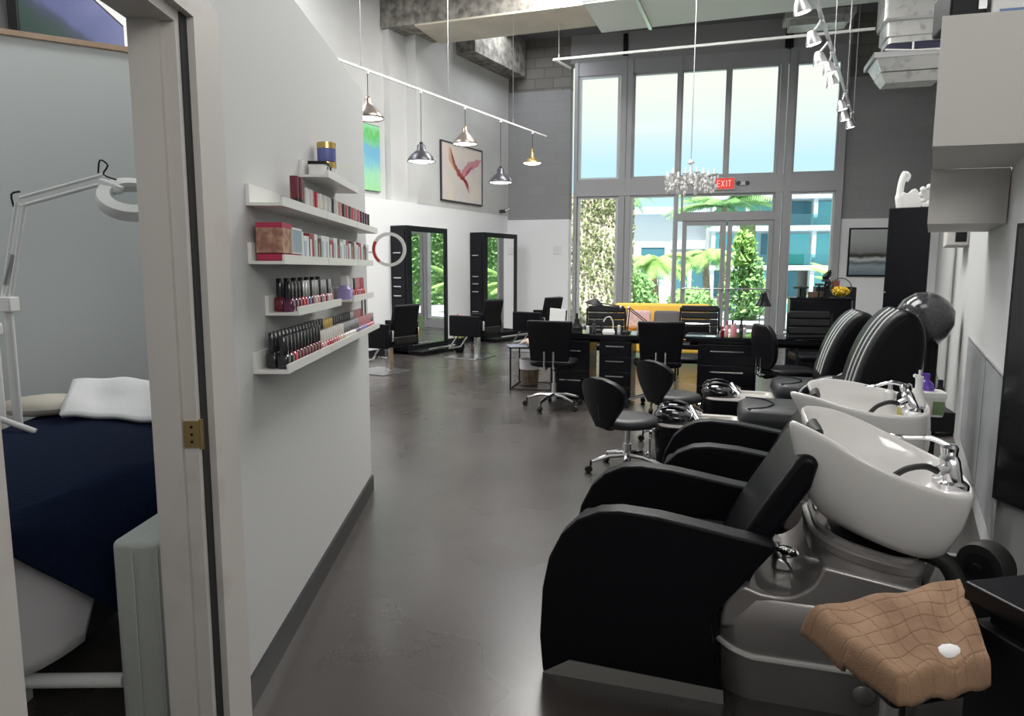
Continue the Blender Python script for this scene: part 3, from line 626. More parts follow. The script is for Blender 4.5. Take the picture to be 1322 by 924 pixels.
bot('spray_bottle', 'white tapered spray bottle standing on the shelf behind the farther basin', 'bottle', 1.905, 3.22, zb+.0, [(.0001,0),(.038,0),(.038,.08),(.016,.14),(.016,.17),(.0001,.17)], M['plas'], [(.0001,.17),(.016,.17),(.018,.195),(.0001,.198)], M['plas'], trig)
bot('pump_bottle', 'purple pump bottle on the lid of the white tub', 'bottle', 1.995, 3.31, zb+.115, [(.0001,0),(.034,0),(.030,.03),(.012,.05),(.0001,.052)], M['purple'], [(.0001,.05),(.012,.05),(.012,.08),(.0001,.082)], M['purple'], lambda o: MB().cyl((0,0,.075),(-.03,0,.078),.006,n=8).obj('spout', M['purple'], o))
bot('clear_pump_bottle', 'clear pump bottle with white label, leftmost on the shelf behind the far basin', 'bottle', 1.87, 3.40, zb, [(.0001,0),(.024,0),(.024,.09),(.01,.105),(.0001,.106)], M['plas'], [(.0001,.10),(.012,.10),(.010,.14),(.0001,.142)], M['steel'], lambda o: MB().cyl((0,0,.138),(-.03,0,.135),.006,n=8).obj('spout', M['steel'], o))
bot('dark_bottle', 'short black bottle between the clear pump bottle and the white spray bottle', 'bottle', 1.905, 3.36, zb, [(.0001,0),(.02,0),(.02,.08),(.01,.10),(.0001,.101)], M['lam'], [(.0001,.10),(.009,.10),(.009,.12),(.0001,.121)], M['lam'])
bot('small_jar', 'small jar with yellow green label beside the white spray bottle', 'jar', 1.87, 3.29, zb, [(.0001,0),(.02,0),(.02,.05),(.0001,.051)], mat('yellow_green_label', (.45,.42,.16), .5), [(.0001,.05),(.021,.05),(.021,.068),(.0001,.069)], M['lam'])
bot('black_jar', 'round black bottle at the wall end of the bottle shelf', 'bottle', 2.08, 3.34, zb, [(.0001,0),(.024,0),(.024,.10),(.012,.13),(.0001,.131)], M['lamm'], [(.0001,.13),(.012,.13),(.012,.16),(.0001,.161)], M['lamm'])

# things on and by the right wall
def onw(s_, off=0): v = WPt + dR*s_; nrm = Vector((-dR.y, dR.x)); return (v.x+nrm.x*off, v.y+nrm.y*off)
for nm, p0, p1, z0, z1, hf in (('splash_panel', (3.34,5.05), (2.20,3.055), .18, .905, 0),):
    L = (Vector(p1)-Vector(p0)).length; x, y = p1
    o = thing('splash_panel', 'grey translucent splash panel fixed low on the right wall beside the basins', 'panel', (x, y, 0), RZ)
    MB().b2((.0,.0,.18),(.90,.008,.91)).obj('near_sheet', M['acr'], o); MB().b2((.905,.0,.18),(L,.008,.91)).obj('far_sheet', M['acr'], o)
    MB().b2((0,-.001,.91),(L,.010,.916)).b2((.9,-.001,.18),(.905,.011,.91)).b2((0,-.001,.174),(L,.01,.18)).obj('edge_strip', M['steel'], o)
P = bend
o = thing('wall_television', 'large black flat panel on the wall at the right edge of the view', 'television', (P.x, P.y, 0), -84)
MB().b2((.03,-.05,.37),(1.5,-.005,1.60)).obj('housing', M['lamm'], o, bev=.004); MB().b2((.05,-.053,.39),(1.48,-.05,1.58)).obj('screen', M['screen'], o)
x, y = onw(3.2); o = thing('wall_speaker', 'small grey and black box on the right wall under the cream cabinet', 'speaker', (x, y, 0), RZ)
MB().b2((-.25,.0,1.60),(.45,.16,1.86)).obj('housing', M['cab'] , o, bev=.01); MB().b2((-.254,.02,1.63),(-.25,.10,1.83)).obj('grille', M['lamm'], o)
# cream wall cabinets
o = thing('wall_cabinet', 'large cream wall cabinet at the upper right, nearest the camera', 'cabinet', (1.75, 2.995, 0), -15, 'cream wall cabinets')
MB().prism([(0,0),(.50,0),(.69,.768),(.219,.768)], 1.91, 2.42, 'z').obj('body', M['cab'], o)
MB().prism([(-.002,-.008),(.50,-.008),(.50,0),(0,0)], 1.908, 2.422, 'z').obj('side_panel', M['cab'], o)
o = thing('wall_cabinet', 'lower and farther cream wall cabinet under the large one', 'cabinet', (2.155, 3.68, 0), -15, 'cream wall cabinets')
MB().prism([(0,0),(.355,0),(.61,.967),(.274,.967)], 1.637, 1.909, 'z').obj('body', M['cab'], o)
MB().prism([(-.002,-.006),(.355,-.006),(.355,0),(0,0)], 1.635, 1.905, 'z').obj('side_panel', M['cab'], o)
o = thing('black_box', 'black box standing on the big cream cabinet', 'box', (1.78, 3.0, 2.42), -15); MB().b2((.02,.06,0),(.155,.3,.16)).obj('body', M['lamm'], o, bev=.01); MB().b2((.12,.05,.04),(.15,.058,.12)).obj('clasp', M['steel'], o)
o = thing('white_storage_box', 'white box with a blue panel on the big cream cabinet', 'box', (1.78, 3.0, 2.42), -15); MB().b2((.17,.06,0),(.33,.3,.2)).obj('body', M['plas'], o, bev=.006); MB().b2((.20,.055,.01),(.29,.06,.035)).obj('blue_label', mat('blue_label', (.15,.25,.45), .5), o)
o = thing('dark_basket', 'dark basket at the right end of the big cream cabinet top', 'basket', (1.78, 3.0, 2.42), -15); MB().loft([rrect(.34,.06,.48,.3,.02,0,4), rrect(.335,.055,.49,.31,.02,.16,4)]).obj('body', M['dark'], o); MB().tube([(.36,.05,.02),(.39,.05,.1),(.37,.05,.16)], .006).obj('handle', M['steel'], o)
# tall black cabinet
o = thing('tall_cabinet', 'tall plain black cabinet standing near the right wall, left of the hair dryer', 'cabinet', (4.02, 7.58, 0), -28)
MB().b2((0,0,.0),(.40,.45,2.05)).obj('body', M['lam'], o, bev=.004); MB().b2((.004,-.018,.03),(.396,-.002,2.04)).obj('door', M['lam'], o, bev=.003); MB().b2((.0,-.035,1.15),(.02,-.018,1.165)).obj('handle', M['steel'], o)
# ornaments above it
o = thing('wall_ornament', 'white carved scroll ornament standing on the tall black cabinet', 'ornament', (4.10, 7.50, 2.05), ZU)
MB().tube(cr_spline([(.02,.1,.0),(.0,.1,.12),(.01,.1,.26),(.04,.1,.36),(.075,.1,.33),(.05,.1,.28)],5,False), [.045]*6+[.035]*10+[.022]*10, 10).obj('scroll', M['plas'], o)
MB().prism([(p.x,p.y) for p in cr_spline([(0,0,0),(.20,0,0),(.2,.1,0),(.14,.2,0),(.07,.15,0),(.02,.16,0)],3)], .06, .14).obj('carved_base', M['plas'], o, bev=.01)
o = thing('wall_clock', 'ornate white clock beside the carved scroll on the tall cabinet', 'ornament', (4.36, 7.42, 2.05), ZU)
MB().lathe([(.0001,-.02),(.07,-.02),(.09,0),(.07,.02),(.0001,.02)], (0,.1,.13), 20, Matrix.Rotation(R(90),4,'X')).obj('face', M['duct'], o); MB().b2((-.06,.05,0),(.06,.15,.05)).obj('plinth', M['plas'], o, bev=.01)
for k in range(8): a=k*45; MB().ball((.085*math.cos(R(a)),.08,.13+.085*math.sin(R(a))),.03,8,6).obj('petal', M['plas'], o)
# ------------------------------------------------------------------ nail polish shelves on the partition
ORD = ['first','second','third','fourth','fifth','sixth','seventh','eighth','ninth','tenth','eleventh','twelfth','thirteenth','fourteenth','fifteenth','sixteenth','seventeenth','eighteenth','nineteenth','twentieth','twenty-first','twenty-second','twenty-third','twenty-fourth','twenty-fifth','twenty-sixth','twenty-seventh','twenty-eighth','twenty-ninth','thirtieth','thirty-first','thirty-second','thirty-third','thirty-fourth','thirty-fifth','thirty-sixth','thirty-seventh','thirty-eighth','thirty-ninth','fortieth','forty-first','forty-second']
def npos(y, off, z): c, s_ = math.cos(R(PRZ)), math.sin(R(PRZ)); x = Yl(y); return (NA.x+c*x+s_*off, NA.y+s_*x-c*off, z)
def ledge(y0, y1, z, label):
    t = thing('picture_ledge', label, 'shelf', npos(y0, 0, z), PRZ, 'white shelves of nail polish')
    L = y1-y0
    MB().prism([(0,0),(-.115,0),(-.115,.030),(-.108,.030),(-.108,.010),(-.012,.010),(-.012,.068),(0,.068)], 0, L, 'x').obj('shelf_board', M['shelf'], t, smooth=0)
    for k in range(1, int(L/.6)+1):
        if k*.6 < L-.1: MB().b2((k*.6-.0008,-.1155,.0),(k*.6+.0008,-.115,.030)).obj('joint', M['trim'], t)
    return t
ledge(2.87, 3.50, 1.763, 'short white ledge shelf holding jars, topmost on the nail wall')
ledge(2.24, 4.04, 1.595, 'long white ledge shelf with dark red polish bottles, second from top')
ledge(2.24, 3.87, 1.412, 'long white ledge shelf of red and white boxes, middle of the nail wall')
ledge(2.385, 3.05, 1.238, 'short white ledge shelf with black capped bottles, above the lowest shelf')
ledge(3.32, 3.87, 1.240, 'short white ledge shelf with a purple bottle, at the far end above the lowest shelf')
ledge(2.24, 4.04, 1.058, 'long white ledge shelf, lowest on the nail wall')
cache = {}
def cmesh(key, fn):
    if key not in cache: cache[key] = fn()
    return cache[key]
PC = {'dark red': (.13,.008,.02), 'red': (.42,.015,.03), 'white': (.72,.70,.68), 'pink': (.62,.28,.30), 'rose': (.55,.12,.17), 'brown': (.16,.06,.05), 'plum': (.10,.02,.06), 'blue': (.06,.11,.30), 'purple': (.22,.14,.38), 'black': (.015,.015,.018), 'nude': (.58,.42,.33), 'silver': (.55,.55,.56), 'gold': (.60,.42,.14), 'clear': (.62,.58,.58)}
def pm(c): return mat('polish_'+c.replace(' ', '_'), PC[c], .15, coat=.6) if c not in ('silver', 'gold') else mat('polish_'+c, PC[c], .25, .9)
def bottle(y, off, z, body, capc, label, grp, h=.105, w=.015, inv=False, tall=False):
    hb = h*.45
    def mb_(): return MB().loft([rrect(-w*.9,-w*.9,w*.9,w*.9,w*.4,0,2), rrect(-w,-w,w,w,w*.4,.004,2), rrect(-w,-w,w,w,w*.4,hb*.82,2), rrect(-w*.55,-w*.55,w*.55,w*.55,w*.4,hb,2)]).mesh('bottle', pm(body), 50)
    def mc_(): return MB().lathe([(.0001,hb-.002),(w*.72,hb-.002),(w*.78,hb+.01),(w*.70,h-.003),(w*.6,h),(.0001,h)], (0,0,0), 10).mesh('cap', pm(capc), 50)
    def ib_(): return MB().lathe([(.0001,.0),(w*.95,.0),(w*.95,h*.35),(.0001,h*.36)], (0,0,0), 10).mesh('foot', pm(capc), 50)
    def ic_(): return MB().loft([rrect(-w*.85,-w*.85,w*.85,w*.85,w*.3,h*.36,2), rrect(-w*.85,-w*.85,w*.85,w*.85,w*.3,h,2)]).mesh('bottle', pm(body), 50)
    b = bpy.data.objects.new('nail_polish_bottle', cmesh(('b',body,h,w,inv), ic_ if inv else mb_)); COL.objects.link(b)
    c = bpy.data.objects.new('base' if inv else 'cap', cmesh(('c',capc,h,w,inv), ib_ if inv else mc_)); COL.objects.link(c); c.parent = b
    tag(b, label, 'nail polish', grp, npos(y, off, z), PRZ); return b
# second shelf: coloured bottles with black bases
seq = ['dark red','dark red','dark red','white','white','clear','rose','red','white','white','clear','white','white','clear','white','black','clear','white','nude','pink','brown','dark red','brown','rose','dark red','brown','brown','rose','dark red','pink','brown','rose','dark red','plum','dark red','plum','black','plum','black','black']
for i, c in enumerate(seq):
    h = .125 if i < 3 else .095
    bottle(2.585+i*.0362, .062 if i % 2 else .058, 1.605, c, 'black', '%s bottle with black base, %s from near end of the second shelf' % (c, ORD[i]), 'bottles on the second shelf', h=h, w=.0165, inv=True)
# fourth shelf
seq = [('plum','black'),('plum','black'),('dark red','black'),('red','black'),('red','silver'),('blue','silver'),('plum','black'),('nude','silver'),('pink','silver'),('dark red','black'),('pink','silver'),('dark red','silver'),('clear','black'),('pink','silver')]
for i, (c, k) in enumerate(seq):
    bottle(2.43+i*.044, .070, 1.249, c, k, '%s polish with %s cap, %s from near end, short shelf above the lowest' % (c, k, ORD[i]), 'bottles on the short fourth shelf', h=.105, w=.0175)
    if i % 2 == 0: bottle(2.45+i*.044, .032, 1.249, 'dark red', 'black', 'dark red polish in back row of short shelf, behind the %s front bottle' % ORD[i], 'back row bottles on the short fourth shelf', h=.115, w=.0175)
for i, (c, k) in enumerate([('red','white'),('red','black'),('red','pink'),('rose','pink'),('red','rose'),('red','rose')]):
    bottle(3.50+i*.058, .060, 1.25, c, k, '%s polish with %s cap, %s beyond the lilac bottle, small far shelf' % (c, k, ORD[i]), 'bottles on the small far shelf', h=.10, w=.0205)
o = thing('soap_bottle', 'squat lilac soap bottle with clear cap at the near end of the small far shelf', 'bottle', npos(3.385, .06, 1.25), PRZ)
MB().loft([rrect(-.045,-.03,.045,.03,.02,0,4), rrect(-.048,-.032,.048,.032,.02,.05,4), rrect(-.03,-.02,.03,.02,.012,.066,4)]).obj('body', mat('lilac_plastic', (.34,.28,.55), .3), o)
MB().b2((-.028,-.018,.066),(.028,.018,.115)).obj('cap', M['plas'], o, bev=.004)
# lowest shelf: front row and back row
seqf = [('black','black')]*2+[('red','black')]*1+[('dark red','black')]*8+[('pink','white')]*2+[('red','white')]*3+[('rose','white')]*2+[('nude','white')]*3+[('white','silver')]*6+[('plum','silver')]*2+[('purple','pink')]*5+[('rose','pink')]*3+[('pink','silver')]*2
for i, (c, k) in enumerate(seqf):
    bottle(2.295+i*.0432, .085, 1.069, c, k, '%s polish, %s cap, %s from near end of lowest shelf, front row' % (c, k, ORD[i]), 'front row bottles on the lowest shelf', h=.108 if i < 11 else .082, w=.019 if i < 3 else .0175)
seqb = ['black']*16+['gold']*4+['black']*9+['silver']*2+['pink']*4+['rose']*2
for i, k in enumerate(seqb):
    c = 'black' if i < 3 else 'dark red' if i < 16 else 'white' if i < 22 else 'plum' if i < 29 else 'purple'
    bottle(2.31+i*.0432, .042, 1.069, c, k, '%s polish, %s cap, %s from near end of lowest shelf, back row' % (c, k, ORD[i]), 'back row bottles on the lowest shelf', h=.118 if i < 16 else .11, w=.0175)
o = thing('wire_display_stand', 'small bent wire stand at the far end of the lowest shelf', 'stand', npos(3.86, .05, 1.07), PRZ)
MB().tube(cr_spline([(0,0,0),(0,0,.18),(.01,0,.20),(.06,0,.20),(.085,0,.185),(.09,0,.17),(.09,0,.0)],3,False), .004, 6).obj('wire', M['lampb'], o)
# middle shelf: kit boxes
o = thing('acrylic_box', 'clear box with a dark pink base, nearest on the middle shelf', 'box', npos(2.262, .06, 1.423), PRZ)
MB().b2((0,-.045,0),(.22,.04,.022)).obj('base', mat('dark_pink_card', (.42,.03,.08), .5), o, bev=.003)
MB().b2((0,-.045,.025),(.10,.04,.105)).obj('brown_front', mat('brown_print_card', (.28,.13,.10), .5, noise=(30,(.5,.3,.2),3,.4,.6)), o)
MB().b2((0,-.045,.105),(.11,.04,.122)).obj('pink_lid', MATS['dark_pink_card'], o)
MB().b2((.105,-.045,.025),(.225,.035,.112)).obj('white_packets', mat('white_print_card', (.70,.72,.72), .5), o)
for k in range(7): MB().b2((.115+k*.016,-.047,.03),(.121+k*.016,-.0455,.105)).obj('printed_stripe', mat('pale_blue_print', (.40,.52,.58), .5), o)
y = 2.50; i = 0; rd = random.Random(3)
while y < 3.80:
    wd = rd.choice([.05,.06,.075]); cc = ['white','white','red','white','brown'][i % 5]; h_ = .105-.012*(i % 3 == 1)
    o = thing('polish_kit_box', '%s small kit box, %s from the clear box on the middle shelf' % (cc, ORD[i]), 'box', npos(y, .055, 1.423), PRZ, 'kit boxes on the middle shelf')
    mm = {'white': MATS['white_print_card'], 'red': mat('red_print_card', (.30,.04,.05), .5), 'brown': mat('dark_brown_card', (.10,.04,.04), .5)}[cc]
    MB().b2((0,-.04,0),(wd-.004,.04,h_)).obj('carton', mm, o, bev=.002)
    MB().b2((.006,-.0415,.02),(wd*.4,-.0402,h_*.8)).obj('printed_panel', {'white': MATS['pale_blue_print'], 'red': MATS['white_print_card'], 'brown': MATS['brown_print_card']}[cc], o)
    MB().b2((0,-.041,.0),(wd-.004,-.0395,.010)).obj('lower_stripe', MATS['dark_pink_card'] if cc == 'red' else mm, o)
    y += wd; i += 1
# top shelf: jars
o = thing('gel_jar', 'white jar with black lid and round emblem on the top shelf', 'jar', npos(2.95, .06, 1.773), PRZ)
MB().loft([rrect(-.045,-.035,.045,.035,.012,0,4), rrect(-.045,-.035,.045,.035,.012,.045,4)]).obj('body', M['plas'], o); MB().loft([rrect(-.047,-.037,.047,.037,.012,.045,4), rrect(-.047,-.037,.047,.037,.012,.058,4)]).obj('lid', M['lamm'], o)
q = MB(); q.lathe([(.014,0),(.017,0),(.017,.0015),(.014,.0015)], (-.006,-.0365,.023), 20, Matrix.Rotation(R(90),4,'X')); q.box((-.006,-.0365,.023),(.022,.001,.003),(0,R(50),0)).box((-.006,-.0365,.023),(.022,.001,.003),(0,R(-50),0)); q.obj('emblem', M['lamm'], o)
o = thing('small_black_jar', 'small black jar beside the emblem jar on the top shelf', 'jar', npos(3.03, .07, 1.773), PRZ); MB().lathe([(.0001,0),(.02,0),(.02,.035),(.0001,.035)]).obj('body', M['plas'], o); MB().lathe([(.0001,.035),(.022,.035),(.022,.05),(.0001,.05)]).obj('lid', M['lamm'], o)
for i, z in enumerate((0, .083)):
    o = thing('cream_jar', '%s jar with gold lid, %s of the stacked pair on the top shelf' % (('white','lower') if i == 0 else ('violet blue','upper')), 'jar', npos(3.11, .055, 1.773+z), PRZ, 'stacked gold lidded jars')
    MB().lathe([(.0001,0),(.038,0),(.040,.01),(.040,.055),(.0001,.055)], n=20).obj('body', M['plas'] if i == 0 else mat('violet_blue_plastic', (.14,.16,.42), .35), o); MB().lathe([(.0001,.055),(.041,.055),(.041,.08),(.0001,.083)], n=20).obj('lid', pm('gold'), o)
for i in range(6):
    o = thing('mini_bottle', 'tiny white bottle, %s beyond the stacked jars on the top shelf' % ORD[i], 'bottle', npos(3.18+i*.05, .075, 1.773), PRZ, 'tiny white bottles on the top shelf'); MB().lathe([(.0001,0),(.012,0),(.012,.03),(.005,.036),(.0001,.036)], n=10).obj('body', M['plas'], o); MB().cyl((0,0,.036),(0,0,.052),.006,n=8).obj('cap', M['plas'], o)

# ring light
o = thing('ring_light', 'white ring light with one red brown section, beyond the end of the nail wall', 'ring light', (-.775, 4.44, 0), 0)
MB().lathe([(.087,-.008),(.107,-.008),(.107,.008),(.087,.008),(.087,-.008)], (0,0,1.517), 40, Matrix.Rotation(R(90),4,'X')).obj('ring', M['plas'], o, smooth=60)
pts = [(.097*math.cos(R(a)), -.002, 1.517+.097*math.sin(R(a))) for a in range(150, 232, 5)]; MB().tube(pts, .0112, 8).obj('red_section', M['red'], o)
MB().tube([(-.10,0,1.50),(-.125,-.02,1.50),(-.13,-.12,1.50)], .006, 8).obj('wall_bracket', M['plas'], o)

# ------------------------------------------------------------------ mirror stations
def station(s0, w, label, rz=ZD):
    # local X along wall (61 deg), -Y into room
    v = CN + dD*s0
    o = thing('mirror_station', label, 'mirror station', (v.x, v.y, 0), rz, 'black mirror stations on the left wall')
    MB().b2((0,-.30,.05),(w,.0,2.08)).obj('cabinet', M['lam'], o, bev=.004)
    f = MB(); ring(f, .13, w-.07, .16, 1.98, .0, -.3, -.3) if 0 else None
    fr_ = MB().b2((0,-.325,.05),(.13,-.30,2.08)).b2((w-.09,-.325,.05),(w,-.30,2.08)).b2((.13,-.325,1.99),(w-.09,-.30,2.08)).b2((.13,-.325,.05),(w-.09,-.30,.14)); fr_.obj('mirror_frame', M['lam'], o)
    MB().b2((.13,-.312,.14),(w-.09,-.303,1.99)).obj('mirror', M['mirror'], o, smooth=0)
    for i, (z0, z1) in enumerate(((1.62,2.02),(1.22,1.60),(1.08,1.20),(.93,1.06),(.55,.91),(.10,.53))):
        d = MB().b2((-.014,-.29,z0),(-.001,-.02,z1)).obj('drawer', M['lam'], o, bev=.003)
        if i < 5: MB().b2((-.03,-.22,z0+.02),(-.022,-.07,z0+.035)).cyl((-.03,-.20,z0+.027),(-.012,-.20,z0+.027),.005,n=8).cyl((-.03,-.09,z0+.027),(-.012,-.09,z0+.027),.005,n=8).obj('handle', M['chrome'], d)
    MB().b2((0,-.62,.0),(w,-.32,.07)).obj('footrest_plinth', M['lam'], o, bev=.01)
    MB().cyl((.1,-.66,.10),(w-.1,-.66,.10),.014).obj('foot_bar', M['chrome'], o)
    return o
station(-3.86, 1.15, 'black mirror station with side drawers, left one, behind the nearest styling chair')
station(-1.47, 1.16, 'black mirror station with side drawers, right one, by the room corner', ZD-4.5)
# trailing plant at the first mirror
o = thing('flower_vase', 'small vase of yellow and pink flowers before the left mirror', 'plant', (-.88, 11.62, .0), 0)
MB().lathe([(.0001,0),(.06,0),(.09,.1),(.05,.2),(.06,.24)], n=16).obj('vase', M['lam'], o)
f = MB(); leaves(f, (0,0,.42), (.16,.16,.18), 90, .04, 3); f.obj('yellow_flowers', mat('yellow_petals', (.75,.60,.12), .7), o, smooth=0)
f = MB(); leaves(f, (0,0,.55), (.12,.12,.10), 40, .035, 5); f.obj('pink_flowers', mat('pink_petals', (.70,.25,.30), .7), o, smooth=0)
f = MB(); [f.cyl((0,0,.2),(.12*math.cos(a),.12*math.sin(a),.45),.005,n=5) for a in (0,1,2,3,4,5)]; f.obj('stems', M['leafd'], o)

# styling chairs: square back, square padded arms, chrome post, square plate. local -Y is the front
def styling(loc, rz, label):
    t = thing('styling_chair', label, 'salon chair', (*loc, 0), rz, 'square black styling chairs')
    MB().b2((-.30,-.45,.0),(.30,.15,.014)).obj('base_plate', M['steel'], t, bev=.004)
    MB().b2((-.045,-.035,.0),(.045,.035,.36)).obj('post', M['chrome'], t, bev=.006)
    MB().b2((-.27,-.28,.37),(.27,.24,.50)).obj('seat', M['black'], t, bev=.025, seg=3)
    MB().box((0,.265,.70),(.50,.075,.46),(R(-12),0,0)).obj('backrest', M['black'], t, bev=.02, seg=3)
    MB().box((0,.27,.46),(.48,.06,.10),(0,0,0)).obj('back_lower_pad', M['blacks'], t, bev=.015)
    for s_ in (-1, 1):
        MB().b2((s_*.315-.035,-.30,.36),(s_*.315+.035,.24,.68)).obj('arm_panel', M['black'], t, bev=.015, seg=3)
        MB().b2((s_*.27-.01,.24,.46),(s_*.27+.01,.30,.60)).obj('back_bracket', M['chrome'], t, bev=.004)
    MB().tube([(-.16,-.25,.36),(-.16,-.42,.14),(.16,-.42,.14),(.16,-.25,.36)], .013, 8).obj('footrest', M['chrome'], t)
    MB().cyl((.05,0,.20),(.24,.02,.24),.008,n=8).obj('pump_lever', M['chrome'], t)
    return t
styling((-1.66, 9.35), -119, 'square black styling chair nearest the nail wall, seen from behind')
styling((-.55, 10.95), -119, 'square black styling chair before the right mirror station')
styling((.45, 11.9), -125, 'square black styling chair behind the black task chair, near the white tablet')

# ------------------------------------------------------------------ nail desks
def desk(loc, L, label, peds):
    t = thing('nail_desk', label, 'desk', (*loc, 0), ZU, 'glass topped black nail desks')
    MB().b2((0,0,.68),(L,.50,.722)).obj('desktop', M['lam'], t, bev=.004)
    MB().b2((-.005,-.005,.7225),(L+.005,.505,.732)).obj('glass_top', M['tableglass'], t)
    MB().b2((.02,.44,.60),(L-.02,.46,.68)).obj('rear_rail', M['lamm'], t)
    for x0, w, nd in peds:
        p = MB().b2((x0,.02,.03),(x0+w,.44,.68)).obj('pedestal', M['lam'], t, bev=.003)
        hh = .62/nd
        for k in range(nd):
            d = MB().b2((x0+.006,.004,.045+k*hh),(x0+w-.006,.018,.035+(k+1)*hh)).obj('drawer', M['lam'], p, bev=.003)
            c = x0+w/2; q = w*.28
            MB().b2((c-q,-.022,.045+k*hh+hh*.62),(c+q,-.014,.057+k*hh+hh*.62)).cyl((c-q*.8,-.02,.05+k*hh+hh*.62),(c-q*.8,.004,.05+k*hh+hh*.62),.005,n=8).cyl((c+q*.8,-.02,.05+k*hh+hh*.62),(c+q*.8,.004,.05+k*hh+hh*.62),.005,n=8).obj('handle', M['chrome'], d)
    return t
desk((.42, 7.30), 1.25, 'left glass topped nail desk with a narrow four drawer pedestal', [(.0,.40,2),(.50,.33,4)])
desk((1.74, 6.95), 1.62, 'right glass topped nail desk with two wide drawers', [(.12,.56,3),(1.32,.3,2)])
# low black framed side table + wicker bin
t = thing('side_table', 'low black wire framed side table left of the task chair', 'table', (-.02, 8.0, 0), ZU+5)
MB().b2((-.02,0,.485),(.50,.55,.50)).obj('table_top', M['lam'], t)
f = MB()
for x, y in ((0,.01),(.48,.01),(.48,.54),(0,.54)): f.b2((x-.009,y-.009,0),(x+.009,y+.009,.49))
for a, b in (((0,.01),(.48,.01)),((.48,.01),(.48,.54)),((0,.54),(.48,.54)),((0,.01),(0,.54))):
    f.cyl((*a,.012),(*b,.012),.009,n=6)
f.obj('frame', M['lamm'], t)
o = thing('driftwood', 'pale twisted driftwood piece lying on the low side table', 'ornament', (.22, 8.2, .50), 20)
f = MB()
for k in range(5): a = k*1.3; f.tube(cr_spline([(-.14*math.cos(a),-.1*math.sin(a),.02),(-.03,.02*k-.04,.06),(.12*math.cos(a+.3),.1*math.sin(a+.4),.03)],4,False), [.012]*4+[.02]*4+[.008], 6)
f.obj('branches', mat('pale_driftwood', (.42,.36,.27), .8), o)
o = thing('magazine', 'open magazine at the left end of the low side table', 'magazine', (.06, 8.12, .50), 10); MB().b2((-.1,-.12,0),(.1,.12,.008)).obj('pages', M['sheet'], o); MB().b2((-.1,-.12,.008),(.1,.12,.010)).obj('cover', mat('blue_grey_print', (.16,.19,.25), .4), o)
o = thing('wicker_bin', 'round wicker bin with white liner under the low side table', 'bin', (.215, 8.35, 0), 0)
MB().lathe([(.0001,.01),(.10,.01),(.12,.26),(.115,.26)], n=20).obj('basket', mat('woven_wicker', (.22,.17,.11), .8, noise=(60,(.10,.07,.05),3,.4,.6), bump=(90,.6)), o); MB().lathe([(.123,.20),(.126,.32),(.118,.32),(.115,.2)], n=20).obj('liner', M['sheet'], o)

# ------------------------------------------------------------------ rolling chairs
def starbase(t, r, z=.085, n=5, rot=0):
    for k in range(n):
        a = R(rot+k*360/n); c, s_ = math.cos(a), math.sin(a)
        l = MB().tube([(0,0,z+.02),(c*r*.45,s_*r*.45,z+.015),(c*r*.92,s_*r*.92,z-.02)], [.022,.018,.013], 8).obj('base_arm', M['chrome'], t)
        MB().lathe([(.0001,-.018),(.024,-.018),(.027,-.010),(.027,.010),(.024,.018),(.0001,.018)], (c*r,s_*r,.027), 14, Matrix.Rotation(a, 4, 'Z') @ Matrix.Rotation(R(90), 4, 'X')).cyl((c*r*.95,s_*r*.95,.045),(c*r*.93,s_*r*.93,z-.01),.008,n=8).obj('caster', M['rubber'], l)
def stool(loc, rz, label):
    t = thing('rolling_stool', label, 'stool', (*loc, 0), rz, 'low rolling stools with rounded backs')
    starbase(t, .27, .10, 5, 10)
    MB().cyl((0,0,.08),(0,0,.20),.028).cyl((0,0,.20),(0,0,.335),.018).obj('gas_lift', M['chrome'], t)
    rg = []
    def ell(a, b, z, cx=0): return [(cx+a*math.cos(2*math.pi*i/28), b*math.sin(2*math.pi*i/28), z) for i in range(28)]
    MB().loft([ell(.16,.16,.325), ell(.20,.195,.335), ell(.215,.205,.36), ell(.205,.20,.385), ell(.17,.165,.398), ell(.08,.08,.392)]).obj('seat', M['seatg'], t, smooth=80)
    # rounded back at local -X, saddle stem
    def bk(u, v):
        a = (u-.5)*2; z = .34+v*.34; w = (.06+.15*math.sin(min(1, v*1.15)*math.pi*.60)**1.2)*(1 if v < .75 else math.sqrt(max(0, 1-((v-.75)/.26)**2)))
        y = a*w; x = -.215-.05*v + .9*y*y
        return (x, y, z)
    MB().grid(bk, 14, 16).obj('backrest', M['black'], t, solid=.045, smooth=80, bev=.012, seg=2)
    MB().tube(cr_spline([(-.05,0,.33),(-.17,0,.325),(-.225,0,.37),(-.25,0,.50)],4,False), .016, 8).obj('back_support', M['lamm'], t)
    return t
stool((.80, 4.72), 32, 'nearest black rolling stool with rounded back, standing alone in the aisle')
stool((1.33, 5.60), 28, 'black rolling stool with rounded back, between the nail desk and foot basins')
